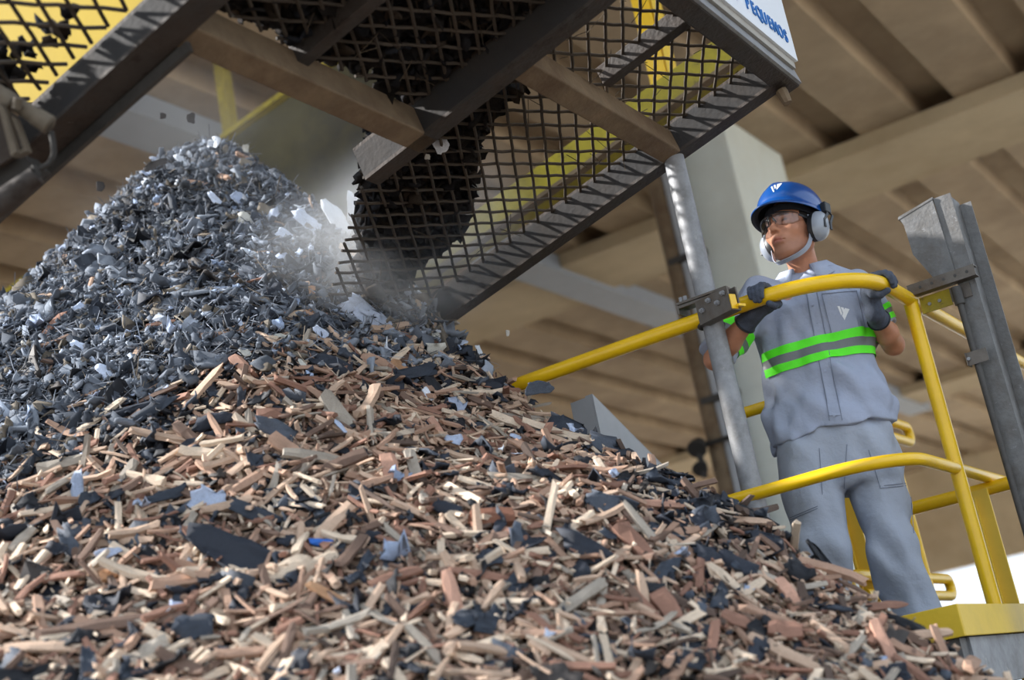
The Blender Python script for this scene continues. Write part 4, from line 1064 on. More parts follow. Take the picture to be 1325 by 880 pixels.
def snet(f, lo, hi, h, newton=1):
    """surface nets of the zero level of f"""
    lo = np.asarray(lo, float); n = np.ceil((np.asarray(hi) - lo) / h).astype(int) + 1
    ax = [lo[i] + h * np.arange(n[i]) for i in range(3)]
    Pg = np.stack(np.meshgrid(*ax, indexing='ij'), -1).astype(np.float32)
    v = f(Pg.reshape(-1, 3)).reshape(n).astype(np.float32)
    s = v < 0
    cn = n - 1; acc = np.zeros((*cn, 3), np.float32); cnt = np.zeros(cn, np.float32)
    for a in range(3):
        o = [i for i in range(3) if i != a]
        for d1 in (0, 1):
            for d2 in (0, 1):
                sl0 = [None] * 3; sl0[a] = slice(0, cn[a]); sl0[o[0]] = slice(d1, d1 + cn[o[0]]); sl0[o[1]] = slice(d2, d2 + cn[o[1]])
                sl1 = list(sl0); sl1[a] = slice(1, 1 + cn[a])
                v0, v1 = v[tuple(sl0)], v[tuple(sl1)]; m = (v0 < 0) != (v1 < 0)
                t = np.where(m, v0 / np.where(v0 - v1 == 0, 1, v0 - v1), 0)
                acc[..., a] += np.where(m, t, 0); acc[..., o[0]] += m * d1; acc[..., o[1]] += m * d2; cnt += m
    act = cnt > 0; idx = np.full(cn, -1, np.int64); idx[act] = np.arange(act.sum())
    ijk = np.argwhere(act); V = lo + h * (ijk + acc[act] / cnt[act][:, None])
    Q = []
    for a in range(3):
        b, c = (a + 1) % 3, (a + 2) % 3
        sl0 = [slice(1, cn[i]) for i in range(3)]; sl0[a] = slice(0, cn[a]); sl1 = list(sl0); sl1[a] = slice(1, cn[a] + 1)
        s0, s1 = s[tuple(sl0)], s[tuple(sl1)]; e = np.argwhere(s0 != s1)
        if not len(e): continue
        st = s0[tuple(e.T)]; base = e.copy(); base += np.array([0 if i == a else 1 for i in range(3)])
        def cell(db, dc):
            q = base.copy(); q[:, b] -= db; q[:, c] -= dc; return idx[tuple(q.T)]
        q = np.stack([cell(1, 1), cell(0, 1), cell(0, 0), cell(1, 0)], 1)
        q[~st] = q[~st][:, ::-1]; Q.append(q)
    Q = np.concatenate(Q); Q = Q[(Q >= 0).all(1)]
    V = V.astype(np.float32)
    for _ in range(newton):
        e = h * .3; f0 = f(V); g = np.stack([f(V + np.eye(3, dtype=np.float32)[i] * e) - f(V - np.eye(3, dtype=np.float32)[i] * e) for i in range(3)], -1) / (2 * e)
        V = V - np.clip(f0 / np.maximum((g ** 2).sum(-1), .2), -h, h)[:, None] * g
    return V, Q

YM = 5.50
pos = lambda x, y, dy=0: aty(x, y, YM + dy)
FLO = ZD + .002
hd_t = math.radians(-107); tf = np.array([math.cos(hd_t), math.sin(hd_t), 0]); tl = np.cross(Z, tf)      # torso: forward, and the worker's own left
man = thing('person', 'worker in grey uniform, blue helmet and ear muffs gripping the yellow rail', 'person')

# ---- skeleton joints
neckb = pos(1042, 352, .02); chest = pos(1052, 400); belly = pos(1064, 490); hem = pos(1079, 562)
shR, shL = pos(984, 382, -.02), pos(1105, 373, .03)
elR, elL = pos(925, 465, -.12), pos(1156, 446, .05)
grR = atz(984, 386, ZR); grL = atz(1152, 366, ZR)                        # where the hands hold the rail
def on_path(p, path):
    best = None
    for a_, b_ in zip(path[:-1], path[1:]):
        e = b_ - a_; t = np.clip((p - a_) @ e / (e @ e), 0, 1); q = a_ + e * t; dd = np.linalg.norm(q - p)
        if best is None or dd < best[0]: best = (dd, q, e)
    return best[1], nrmz(best[2])
grR, axR = on_path(grR, top); grL, axL = on_path(grL, top)
wrR, wrL = grR - G * .060 + B * .058 - Z * .030, grL + np.array([-.045, .055, -.085])
hipR, hipL = pos(1049, 590, .02), pos(1124, 588, .04)
knR, knL = pos(1062, 705, -.02), pos(1152, 702, -.0)
anR = pos(1078, 812, .03); anL = pos(1188, 800, .03)
anR[2] = anL[2] = FLO + .10
# ---- head frame
SH = 1.13
hy_, hp_ = math.radians(-132), math.radians(11)
hf = np.array([math.cos(hy_) * math.cos(hp_), math.sin(hy_) * math.cos(hp_), math.sin(hp_)])
hl = nrmz(np.cross(Z, hf)); hu = np.cross(hf, hl)
HC = pos(1025, 301, -.05)
HM = np.stack([hl, hf, hu], 1)                                          # local x left, y forward, z up
def h2w(V): return HC + (np.asarray(V) * SH) @ HM.T
def w2h(P): return ((P - HC) @ HM / SH).astype(np.float32)

def head_sdf(q):
    d = ell(q, (0, -.018, .045), (.077, .098, .088))
    d = smin(d, ell(q, (0, .030, -.030), (.060, .066, .080)), .03)
    d = smin(d, ell(q, (0, .062, -.098), (.030, .028, .024)), .022)                              # chin
    for s in (-1, 1):
        d = smin(d, cap(q, (s * .054, -.008, -.062), (s * .020, .062, -.098), .019, .017), .02)     # jaw
        d = smin(d, sph(q, (s * .043, .062, -.022), .021), .02)                                   # cheek bone
        d = smin(d, cap(q, (s * .010, .087, .026), (s * .042, .073, .027), .010), .014)             # brow
        d = smax(d, -ell(q, (s * .031, .100, .008), (.019, .020, .012)), .012)                      # eye socket
        d = smin(d, ell(q, (s * .031, .079, .008), (.0145, .012, .0115)), .004)                     # eyeball under lids
        d = smin(d, ell(q, (s * .0125, .101, -.030), (.0075, .010, .0075)), .006)                   # nostril wing
        d = smin(d, ell(q, (s * .076, -.012, -.006), (.009, .020, .031)), .006)                     # ear
    d = smin(d, cap(q, (0, .088, .016), (0, .112, -.020), .0075, .0105), .010)
    d = smin(d, sph(q, (0, .113, -.024), .0115), .008)
    for s in (-1, 1): d = smax(d, -ell(q, (s * .0062, .109, -.0365), (.0042, .006, .004)), .003)    # nostrils
    d = smin(d, ell(q, (0, .082, -.058), (.030, .020, .024)), .016)                               # muzzle
    for s in (-1, 1): d = smin(d, cap(q, (s * .022, .088, -.0635), (s * .003, .1015, -.0585), .0038, .0062), .005)
    d = smin(d, cap(q, (-.016, .092, -.0715), (.016, .092, -.0715), .0068), .005)
    d = smin(d, ell(q, (0, .097, -.0712), (.013, .008, .0062)), .005)
    d = smax(d, -cap(q, (-.024, .091, -.0655), (0, .1055, -.0648), .0020), .003)
    d = smax(d, -cap(q, (.024, .091, -.0655), (0, .1055, -.0648), .0020), .003)
    return d
nkA = h2w((0, -.030, -.055)); nkB = neckb + np.array([.0, .02, -.06])
wn = lambda P, s, seed: None
def body_sdf(P):
    q = w2h(P); d = head_sdf(q) * SH
    d = smin(d, cap(P, nkA, nkB, .055, .062), .035)
    d = smin(d, chain(P, [shR, chest, shL], [.05, .085, .05], .03), .05)
    for sh, el, wr, gr in ((shR, elR, wrR, grR), (shL, elL, wrL, grL)):
        mid_ = el * .62 + wr * .38
        d = smin(d, chain(P, [sh, el], [.050, .040], .02), .03)
        d = smin(d, chain(P, [el, mid_, wr], [.040, .043, .027], .02), .018)
    return d
lo = np.minimum.reduce([elR, elL, h2w((-.1, 0, 0)), h2w((0, .13, 0)), wrR, wrL, shR]) - .12; hi = np.maximum.reduce([elR, elL, h2w((0, 0, .15)), h2w((0, -.14, 0)), wrR, wrL]) + .12
lo2 = HC + np.array([-.19, -.19, -.20]); hi2 = HC + np.array([.19, .19, .19])
# one surface: sampled finely, block by block, only where the skin runs
def snet_blocks(f, lo, hi, h, nb=28):
    lo = np.asarray(lo, float); n = np.ceil((np.asarray(hi) - lo) / (h * nb)).astype(int); Vs, Qs, o = [], [], 0
    c = np.stack(np.meshgrid(*[np.arange(k) for k in n], indexing='ij'), -1).reshape(-1, 3)
    cen = (lo + (c + .5) * h * nb).astype(np.float32); act = np.abs(f(cen)) < h * nb * 1.25
    for b in c[act]:
        l0 = lo + b * h * nb; V, Q = snet_safe(f, l0 - h, l0 + h * nb + h * .01, h)
        if V is None: continue
        Vs.append(V); Qs.append(Q + o); o += len(V)
    V = np.concatenate(Vs); Q = np.concatenate(Qs)
    key = np.round(V / (h * .02)).astype(np.int64); _, first, inv = np.unique(key, axis=0, return_index=True, return_inverse=True)
    Q = inv.ravel()[Q]; V = V[first]
    Q = np.unique(Q, axis=0) if False else Q
    srt = np.sort(Q, 1); _, fi = np.unique(srt, axis=0, return_index=True); Q = Q[fi]
    ok = (np.diff(np.sort(Q, 1), axis=1) > 0).all(1); return V, Q[ok]
def snet_safe(f, lo, hi, h):
    try: return snet(f, lo, hi, h)
    except ValueError: return None, None
V, Q = snet_blocks(body_sdf, lo, hi, .0042)
print('body', len(V), len(Q))
ql = w2h(V); inhead = (ql[:, 2] > -.15) & (np.abs(ql[:, 0]) < .1) & (np.abs(ql[:, 1]) < .14)
sk = np.tile(np.array(lin((188, 132, 104))), (len(V), 1))
def blend(mask, rgb):
    global sk
    m = np.clip(mask, 0, 1)[:, None] * inhead[:, None]; sk = sk * (1 - m) + np.array(lin(rgb)) * m
stub = np.clip((-.045 - ql[:, 2]) / .03, 0, 1) * np.clip((ql[:, 1] - .005) / .03, 0, 1) * np.clip((ql[:, 2] + .13) / .02, 0, 1)
blend(stub * .42, (120, 92, 80))
lip = np.exp(-((ql[:, 0] / .021) ** 4 + ((ql[:, 2] + .0655) / .0105) ** 4)) * (ql[:, 1] > .08); blend(lip * .75, (164, 96, 86))
for s in (-1, 1):
    brow = np.exp(-(((ql[:, 0] - s * .030) / .021) ** 4 + ((ql[:, 2] - .0285 + .1 * abs(ql[:, 0])* .0) / .0052) ** 4)) * (ql[:, 1] > .06); blend(brow * .85, (44, 34, 30))
    eye = np.exp(-(((ql[:, 0] - s * .031) / .0125) ** 4 + ((ql[:, 2] - .0065) / .0042) ** 4)) * (ql[:, 1] > .07); blend(eye * .9, (60, 48, 44))
me = mesh_np('body', V, [Q], True); set_attr(me, 'col', np.concatenate([sk, np.ones((len(sk), 1))], 1)); set_attr(me, 'loc', V * 1.0)
link('body', me, 'skin', man)

# ---- shirt
sp = [hem + np.array([0, .03, -.005]), pos(1072, 530, .03), belly + np.array([0, .03, 0]), pos(1058, 440, .03), chest + np.array([0, .03, 0]), pos(1048, 376, .03), pos(1044, 360, .03), neckb + np.array([0, .025, .01])]
sw = np.array([.246, .232, .220, .222, .226, .203, .146, .080]); sd = np.array([.153, .147, .140, .143, .145, .124, .094, .07])
zs = np.array([p[2] for p in sp]); o_z = np.argsort(zs); spx = np.array([p[:2] for p in sp])
def loft(P, zs, cx, cy, w, d, fwd, lft, ex=2.5):
    X = P[:, 0] - np.interp(P[:, 2], zs, cx); Y = P[:, 1] - np.interp(P[:, 2], zs, cy)
    a = np.abs(X * lft[0] + Y * lft[1]) / np.interp(P[:, 2], zs, w); b_ = np.abs(X * fwd[0] + Y * fwd[1]) / np.interp(P[:, 2], zs, d)
    m = np.interp(P[:, 2], zs, np.minimum(w, d))
    return ((a ** ex + b_ ** ex) ** (1 / ex) - 1) * m
rf = np.random.default_rng(31)
def fold(P, amp, freq, ax, seed, n=5):
    """cloth folds: ridges running across the given direction, wandering"""
    rs = np.random.default_rng(seed); o = 0
    for k in range(n):
        d = nrmz(np.asarray(ax) + rs.normal(0, .45, 3)); f = freq * rs.uniform(.6, 1.7)
        w2 = rs.normal(0, 1, 3) * freq * .25
        o = o + np.sin(P @ d.astype(np.float32) * f + rs.uniform(0, 6.3) + 1.3 * np.sin(P @ w2.astype(np.float32)))
    return amp * o / n
slR = elR * .92 + shR * .08; slL = elL * .74 + shL * .26
hz_ = lambda P: .012 * np.sin((P[:, 0] * 9 + P[:, 1] * 5))
def shirt_sdf(P):
    d = loft(P, zs[o_z], spx[o_z, 0], spx[o_z, 1], sw[o_z], sd[o_z], tf, tl)
    d = smax(d, P[:, 2] - (neckb[2] + .015), .02)
    for sh, sl, ra, rb in ((shR, slR, .074, .066), (shL, slL, .076, .068)):
        c = cap(P, sh, sl, ra, rb); e = nrmz(sl - sh)
        c = smax(c, (P - sl) @ e.astype(np.float32) - .0, .008)
        d = smin(d, c, .055)
    hem_z = hem[2] + .012 * np.sin((P @ tl.astype(np.float32)) * 9)
    d = smax(d, hem_z - P[:, 2], .006)
    low = np.clip((belly[2] + .1 - P[:, 2]) / .2, 0, 1)
    d = d + fold(P, .026, 26, (.5, 0, 1), 3) * (.35 + .65 * low) + fold(P, .015, 50, (.9, .2, .5), 8)
    return d
lo = np.minimum.reduce([slR, slL, hem, shR]) - np.array([.27, .22, .03]); hi = np.maximum.reduce([slR, slL, neckb, shL]) + np.array([.22, .25, .06])
V, Q = snet_blocks(shirt_sdf, lo, hi, .0065)
sme = mesh_np('shirt', V, [Q], True); shirt = link('shirt', sme, 'shirt', man); print('shirt', len(V))
sbv = BVHTree.FromPolygons([Vector(v) for v in V], [tuple(q) for q in Q])
def on_shirt(px, py, bv=None, off=.004):
    q = ray(px, py); hit = (bv or sbv).ray_cast(Vector(CAM), Vector(q).normalized())
    if hit[0] is None: return None
    return np.array(hit[0]) + np.array(hit[1]) * off
def slab(me, cuts, name, m, parent, off=.003, axis=None):
    """the part of a garment between cutting planes, lifted a little: tapes, pockets, plackets"""
    bm = bmesh.new(); bm.from_mesh(me)
    for co, no in cuts:
        bmesh.ops.bisect_plane(bm, geom=bm.verts[:] + bm.edges[:] + bm.faces[:], plane_co=Vector(co), plane_no=Vector(no), clear_outer=True)
    if axis is not None:
        a_, b_, rad_ = axis; e_ = b_ - a_
        def far(v):
            q = np.array(v.co) - a_; t = np.clip(q @ e_ / (e_ @ e_), 0, 1); return np.linalg.norm(q - e_ * t) > rad_
        bmesh.ops.delete(bm, geom=[v for v in bm.verts if far(v)], context='VERTS')
    bm.normal_update(); vs = {v: v.normal.copy() for v in bm.verts}
    for v, nn in vs.items(): v.co += nn * off
    m2 = bpy.data.meshes.new(name); bm.to_mesh(m2); bm.free(); m2.materials.clear(); smooth(m2)
    return link(name, m2, m, parent)
# hi-vis bands around the chest: three rings between tilted planes
upv = nrmz(Z + tl * .00)
bz = lambda px, py: (lambda q: q if q is not None else pos(px, py, -.13))(on_shirt(px, py))
b0, b1 = bz(1062, 434), bz(1063, 474 - 8)
front_z = b0[2]; width = (b0[2] - b1[2])
print('band', b0, b1)
sideL, sideR = (shL - chest) @ tl + .03, (shR - chest) @ tl - .03
for f0, f1, m, nm in ((0, .34, 'green', 'green_band'), (.34, .68, 'tape_grey', 'grey_band'), (.68, 1.0, 'green', 'green_band')):
    zt, zb2 = front_z - width * f0, front_z - width * f1
    slab(sme, [((0, 0, zt), (0, 0, 1)), ((0, 0, zb2), (0, 0, -1)), (chest + tl * .228, tl), (chest - tl * .228, -tl)], nm, m, shirt, .0065)
for sh, sl, sgn in ((shR, slR, -1), (shL, slL, 1)):
    e = nrmz(sl - sh); Ls = np.linalg.norm(sl - sh)
    axis_p = sh
    for t0, t1, m in ((.60, .71, 'green'), (.71, .80, 'tape_grey'), (.80, .91, 'green')):
        # only the sleeve: keep what lies outward of the torso side
        slab(sme, [(sh + e * Ls * t1, e), (sh + e * Ls * t0, -e), (chest + tl * sgn * .19, -tl * sgn)], 'green_band' if m == 'green' else 'grey_band', m, shirt, .004, (sh, sl, .098))
# placket, pocket, collar
pk0 = on_shirt(1047, 378); pk1 = on_shirt(1079, 545)
def ribbon(pts_px, bv, wid, name, m, parent, off=.004, thk=.002, wdir=None):
    pts = [on_shirt(x, y, bv, off) for x, y in pts_px]; pts = [p for p in pts if p is not None]
    if len(pts) < 2: return None
    return MB().strip(pts, tl if wdir is None else wdir, wid, thk).build(name, m, parent)
def lerp_px(a, b, n): return [(a[0] + (b[0] - a[0]) * i / n, a[1] + (b[1] - a[1]) * i / n) for i in range(n + 1)]
def patch_px(poly, bv, name, m, parent, off=.003, n=6):
    """quad patch laid on a garment, corners sighted in order"""
    a, b, c, d = [np.array(p, float) for p in poly]; V, F = [], []
    for i in range(n + 1):
        for j in range(n + 1):
            s, t = i / n, j / n; q = (a * (1 - s) + b * s) * (1 - t) + (d * (1 - s) + c * s) * t
            h = on_shirt(q[0], q[1], bv, off)
            if h is None: return None
            V.append(h)
    F = [(i * (n + 1) + j, (i + 1) * (n + 1) + j, (i + 1) * (n + 1) + j + 1, i * (n + 1) + j + 1) for i in range(n) for j in range(n)]
    return MB().add(V, F).build(name, m, parent, sm=True)
patch_px([(1043, 372), (1055, 371), (1091, 556), (1077, 556)], sbv, 'placket', 'shirt', shirt, .0035, 10)
for pts in ([(1042, 372), (1076, 556)], [(1056, 371), (1092, 556)]):
    ribbon(lerp_px(*pts, 14), sbv, .0022, 'seam', 'seam', shirt, .0048)
patch_px([(1064, 381), (1108, 377), (1118, 424), (1076, 432)], sbv, 'pocket', 'shirt', shirt, .0035, 6)
for pts in ([(1064, 381), (1108, 377)], [(1064, 381), (1076, 432)], [(1076, 432), (1118, 424)], [(1108, 377), (1118, 424)]):
    ribbon(lerp_px(*pts, 8), sbv, .0022, 'seam', 'seam', shirt, .0048, wdir=(UP if abs(pts[0][1] - pts[1][1]) < 14 else None))
# badge on the pocket: slanted stripes and a wedge
lg = lambda x, y: (900 + x * 300 / 978, 210 + y * 270 / 880)
for quad in ([(596, 608), (606, 608), (618, 640), (612, 648)], [(610, 612), (622, 614), (632, 640), (624, 646)], [(628, 616), (648, 622), (628, 668), (616, 650)]):
    patch_px([lg(*q) for q in quad], sbv, 'badge', 'white', shirt, .0055, 2)
for f_, (px, py) in enumerate([(1052, 395), (1058, 418), (1068, 480), (1074, 510), (1080, 538)]):
    h = on_shirt(px, py, None, .006)
    if h is not None: lathe(MB(), h, -tf * -1, [(-.002, .005), (.001, .005), (.0015, .003)], 10).build('button', 'shirt', shirt)
# collar: two leaves folded over a stand
ncen = neckb + np.array([.0, .012, .012])
cv, cf = [], []
na = 26
for k in range(na + 1):
    an = math.radians(20 + 320 * k / na)                                # opening at the front
    dirv = tf * math.cos(an) + tl * math.sin(an); front = .5 + .5 * math.cos(an)
    rx = .078 + .016 * front
    base = ncen + dirv * rx + Z * (.000 - .055 * front)
    topp = base + Z * .044 - dirv * .006; fold_ = topp + dirv * .014
    tip = base + dirv * (.040 + .030 * front) - Z * (.004 + .040 * max(0, math.cos(an)) ** 2)
    cv += [base, topp, fold_, tip]
for k in range(na):
    for j in range(3): cf.append((k * 4 + j, (k + 1) * 4 + j, (k + 1) * 4 + j + 1, k * 4 + j + 1))
co_ = MB().add(cv, cf).build('collar', 'shirt', shirt, sm=True)
sd_ = co_.modifiers.new('thickness', 'SOLIDIFY'); sd_.thickness = .004

# ---- trousers
wz = hem + np.array([.0, .03, .05]); cro = pos(1092, 632, .05)
def trouser_sdf(P):
    zl = np.array([cro[2] - .05, cro[2] + .04, hem[2] - .02, wz[2] + .02]); c = np.array([(hipR + hipL) / 2 * .0 + cro, cro, hem + np.array([0, .03, 0]), wz])
    d = loft(P, zl, c[:, 0], c[:, 1], np.array([.19, .218, .222, .20]), np.array([.115, .145, .142, .13]), tf, tl, 2.4)
    d = smax(d, np.maximum(P[:, 2] - wz[2], cro[2] - .02 - P[:, 2]), .03)
    for hp, kn, an, s in ((hipR, knR, anR, -1), (hipL, knL, anL, 1)):
        an2 = an.copy(); an2[2] = FLO + .03
        l_ = chain(P, [hp + np.array([0, .01, 0]), kn, an2], [.122, .098, .092], .03)
        l_ = smax(l_, FLO + .028 - P[:, 2], .008)
        d = smin(d, l_, .016)
    low = np.clip((cro[2] + .05 - P[:, 2]) / .3, 0, 1)
    d = d + fold(P, .027, 24, (.5, .2, .9), 14) * (.4 + .6 * low) + fold(P, .014, 48, (.8, .2, .8), 17)
    return d
lo = np.minimum.reduce([anR, anL, hipR]) + np.array([-.2, -.22, -.12]); hi = np.maximum.reduce([anR, anL, hipL, wz]) + np.array([.2, .25, .05])
V, Q = snet_blocks(trouser_sdf, lo, hi, .0065)
tme = mesh_np('trousers', V, [Q], True); trs = link('trousers', tme, 'trousers', man); print('trousers', len(V))
tbv = BVHTree.FromPolygons([Vector(v) for v in V], [tuple(q) for q in Q])
def seam(pxs, n=8, wd=None, w=.0024):
    out = []
    for i in range(len(pxs) - 1): out += lerp_px(pxs[i], pxs[i + 1], n)[(1 if i else 0):]
    ribbon(out, tbv, w, 'seam', 'seam', trs, .0016, wdir=wd)
seam([(1124, 582), (1139, 632)]); seam([(1139, 632), (1177, 628)], wd=UP); seam([(1139, 629), (1176, 625)], wd=UP)
seam([(1177, 628), (1182, 690)]); seam([(1096, 575), (1092, 632)]); seam([(1018, 672), (1058, 655)], wd=UP); seam([(1018, 675), (1058, 658)], wd=UP); seam([(1060, 580), (1064, 640)])
seam([(1018, 672), (1030, 700)])
# ---- boots
for an, s in ((anR, -1), (anL, 1)):
    fdir = nrmz(tf + tl * s * .25); side = np.cross(Z, fdir)
    def boot_sdf(P, an=an, fdir=fdir):
        a0 = an.copy(); a0[2] = FLO + .055
        d = chain(P, [a0 - fdir * .05, a0 + fdir * .09 - Z * .012, a0 + fdir * .15 - Z * .02], [.048, .043, .036], .02)
        d = smin(d, cap(P, a0, a0 + Z * .09, .05, .052), .02)
        return smax(d, FLO - P[:, 2], .004)
    V, Q = snet_blocks(boot_sdf, an - .26, an + np.array([.26, .26, .14]), .0075)
    link('boot', mesh_np('boot', V, [Q], True), 'boot', man)

# ---- gloves: fingers wrap over the rail, thumb beneath
def glove(gr, wr, ax, name_side, elb, thumb_s):
    """gr: rail centre under the palm, ax: rail direction, thumb_s: side of the thumb along ax"""
    ax = nrmz(ax); back = nrmz(np.array([.25, .95, 0]) - ax * (np.array([.25, .95, 0]) @ ax))     # toward the worker
    up = nrmz(Z - ax * (Z @ ax)); back = nrmz(back - up * (back @ up))
    R0 = rr + .0125
    def pt(th, s, R=R0): return gr + ax * s + back * math.cos(th) * R + up * math.sin(th) * R
    caps = []
    lens = [(.0255, 2.75, .0112), (.0085, 3.02, .0118), (-.0085, 2.92, .0114), (-.0255, 2.55, .0102)]
    for k, (s, span, fr2) in enumerate(lens):
        s = s * thumb_s * 1.12; th0 = .55
        pts = [pt(th0 + span * i / 5, s * (1 - .06 * i), R0 + (.004 if i in (1, 3) else 0)) for i in range(6)]
        caps.append((pts, [fr2 * 1.18, fr2 * 1.16, fr2 * 1.05, fr2 * 1.06, fr2 * .98, fr2 * .88]))
    tpts = [pt(-.15, .036 * thumb_s, R0 + .012), pt(-.75, .047 * thumb_s, R0 + .006), pt(-1.45, .043 * thumb_s, R0 + .002), pt(-2.1, .034 * thumb_s, R0)]
    palm = [pt(.75, .026 * thumb_s, R0 + .006), pt(.75, -.026 * thumb_s, R0 + .006)]
    heel = [pt(-.15, .020 * thumb_s, R0 + .016), pt(-.1, -.022 * thumb_s, R0 + .016)]
    armd = nrmz(elb - wr)
    def f(P):
        d = None
        for pts, rad in caps:
            c = chain(P, pts, rad, .004); d = c if d is None else smin(d, c, .0022)
        pm = smin(cap(P, palm[0], palm[1], .0165), cap(P, heel[0], heel[1], .020), .02)
        pm = smin(pm, cap(P, (palm[0] + palm[1]) / 2, (heel[0] + heel[1]) / 2, .026), .012)
        pm = smin(pm, chain(P, [(heel[0] + heel[1]) / 2, wr, wr + armd * .065], [.032, .033, .041], .02), .03)
        d = smin(d, pm, .007)
        d = smin(d, chain(P, tpts, [.0165, .0145, .013, .0115], .006), .009)
        d = smax(d, (P - (wr + armd * .062)) @ armd.astype(np.float32), .004)
        d = d + fold(P, .0022, 150, (.5, .3, .8), 5)
        return d
    allp = np.array([p for c in caps for p in c[0]] + palm + heel + [wr + armd * .08]); lo, hi = allp.min(0) - .05, allp.max(0) + .05
    V, Q = snet_blocks(f, lo, hi, .0034)
    g2 = link('glove', mesh_np('glove', V, [Q], True), 'glove', man)
    # knitted cuff edge
    c0 = wr + armd * .058; u = nrmz(np.cross(armd, Z)); v = np.cross(armd, u)
    ring = [c0 + (u * math.cos(a) + v * math.sin(a)) * .0415 for a in np.linspace(0, 2 * math.pi, 25)]
    MB().tube(ring, .004, 6).build('cuff', 'black', g2, sm=True)
    return g2


gR = glove(grR, wrR, G, 'R', elR, 1); gL = glove(grL, wrL, axL, 'L', elL, -1)

# ---- hair under the helmet
def hair_sdf(P):
    q = w2h(P); d = ell(q, (0, -.024, .040), (.081, .098, .086)); d = smax(d, -(head_sdf(q) + .0), .0)
    d = ell(q, (0, -.024, .040), (.0815, .099, .088))
    d = smax(d, q[:, 1] * .75 - q[:, 2] * .66 - .012, .008); d = smax(d, -.055 - q[:, 2], .01)
    return d * SH
V, Q = snet_blocks(hair_sdf, HC - .17, HC + .19, .006); link('hair', mesh_np('hair', V, [Q], True), 'hair', man)

# ---- helmet
hel = bpy.data.objects.new('helmet', None); COL.objects.link(hel); hel.parent = man
hv, hfc, mi = [], [], []
nth, nph = 56, 16
HO = np.array([0, -.008, .060]); tilt = math.radians(5)
def helm_pt(th, rad_fr, z):                                         # th 0 = front
    c, s = math.cos(th), math.sin(th); x, y = s * .111 * rad_fr, c * .134 * rad_fr
    y2 = y * math.cos(tilt) - z * math.sin(tilt); z2 = y * math.sin(tilt) + z * math.cos(tilt)
    return HO + np.array([x, y2, z2])
rows = []
for i in range(nph + 1):                                            # dome from crown to rim
    ph = math.pi / 2 * i / nph; rows.append([(math.sin(ph) ** .92, .122 * math.cos(ph) ** .85 if i < nph else 0)] * nth)
def brim_ext(th, k): 
    fr_ = max(0, math.cos(th)); return 1 + (.035 + .26 * fr_ ** 2.2) * k
V = []
for i in range(nph + 1):
    for k in range(nth):
        th = 2 * math.pi * k / nth; rf_, zz_ = rows[i][k]
        p = helm_pt(th, rf_, zz_); x = p[0]
        ridge = .007 * math.exp(-((x) / .016) ** 2) * (1 if i < nph - 3 else 0) * (1 if abs(math.sin(th)) < .9 or i < 6 else 0)
        V.append(p + np.array([0, 0, ridge]))
nd = nph + 1
for kk, dz in ((.35, -.004), (1, -.016), (.98, -.020), (.3, -.010)):
    for k in range(nth):
        th = 2 * math.pi * k / nth; fr_ = max(0, math.cos(th))
        V.append(helm_pt(th, brim_ext(th, kk), dz * (1 + .6 * fr_) + .0))
nd2 = nd + 4
for i in range(nph, -1, -1):
    for k in range(nth):
        th = 2 * math.pi * k / nth; rf_, zz_ = rows[i][k]; V.append(helm_pt(th, rf_ * .965, zz_ * .96 - .006))
F, MI = [], []
nrow = len(V) // nth
for i in range(nrow - 1):
    for k in range(nth):
        F.append((i * nth + k, (i + 1) * nth + k, (i + 1) * nth + (k + 1) % nth, i * nth + (k + 1) % nth)); MI.append(0 if i < nd2 - 2 else 1)
me = bpy.data.meshes.new('shell'); me.from_pydata([tuple(h2w(v)) for v in V], [], F); me.update(); me.polygons.foreach_set('material_index', MI)
bm = bmesh.new(); bm.from_mesh(me); bmesh.ops.remove_doubles(bm, verts=bm.verts, dist=1e-5); bmesh.ops.recalc_face_normals(bm, faces=bm.faces); bm.to_mesh(me); bm.free(); smooth(me)
shl = link('shell', me, ['helmet', 'helmet_in'], hel)
hbv = BVHTree.FromPolygons([Vector(v.co) for v in me.vertices], [tuple(p.vertices) for p in me.polygons])
lg = lambda x, y: (940 + x * 160 / 1083, 220 + y * 130 / 880)
for quad in ([(390, 152), (402, 144), (420, 190), (412, 196)], [(414, 138), (430, 131), (432, 156), (424, 172)], [(446, 126), (488, 118), (440, 176), (438, 158)]):
    patch_px([lg(*q) for q in quad], hbv, 'logo', 'white', hel, .0015, 2)
# headband seen under the shell
ring = [h2w(np.array([math.sin(a) * .086, -.014 + math.cos(a) * .108, .046 + .012 * math.cos(a)])) for a in np.linspace(0, 2 * math.pi, 33)]
MB().strip(ring, hu, .026, .003).build('headband', 'helmet_in', hel, sm=True)
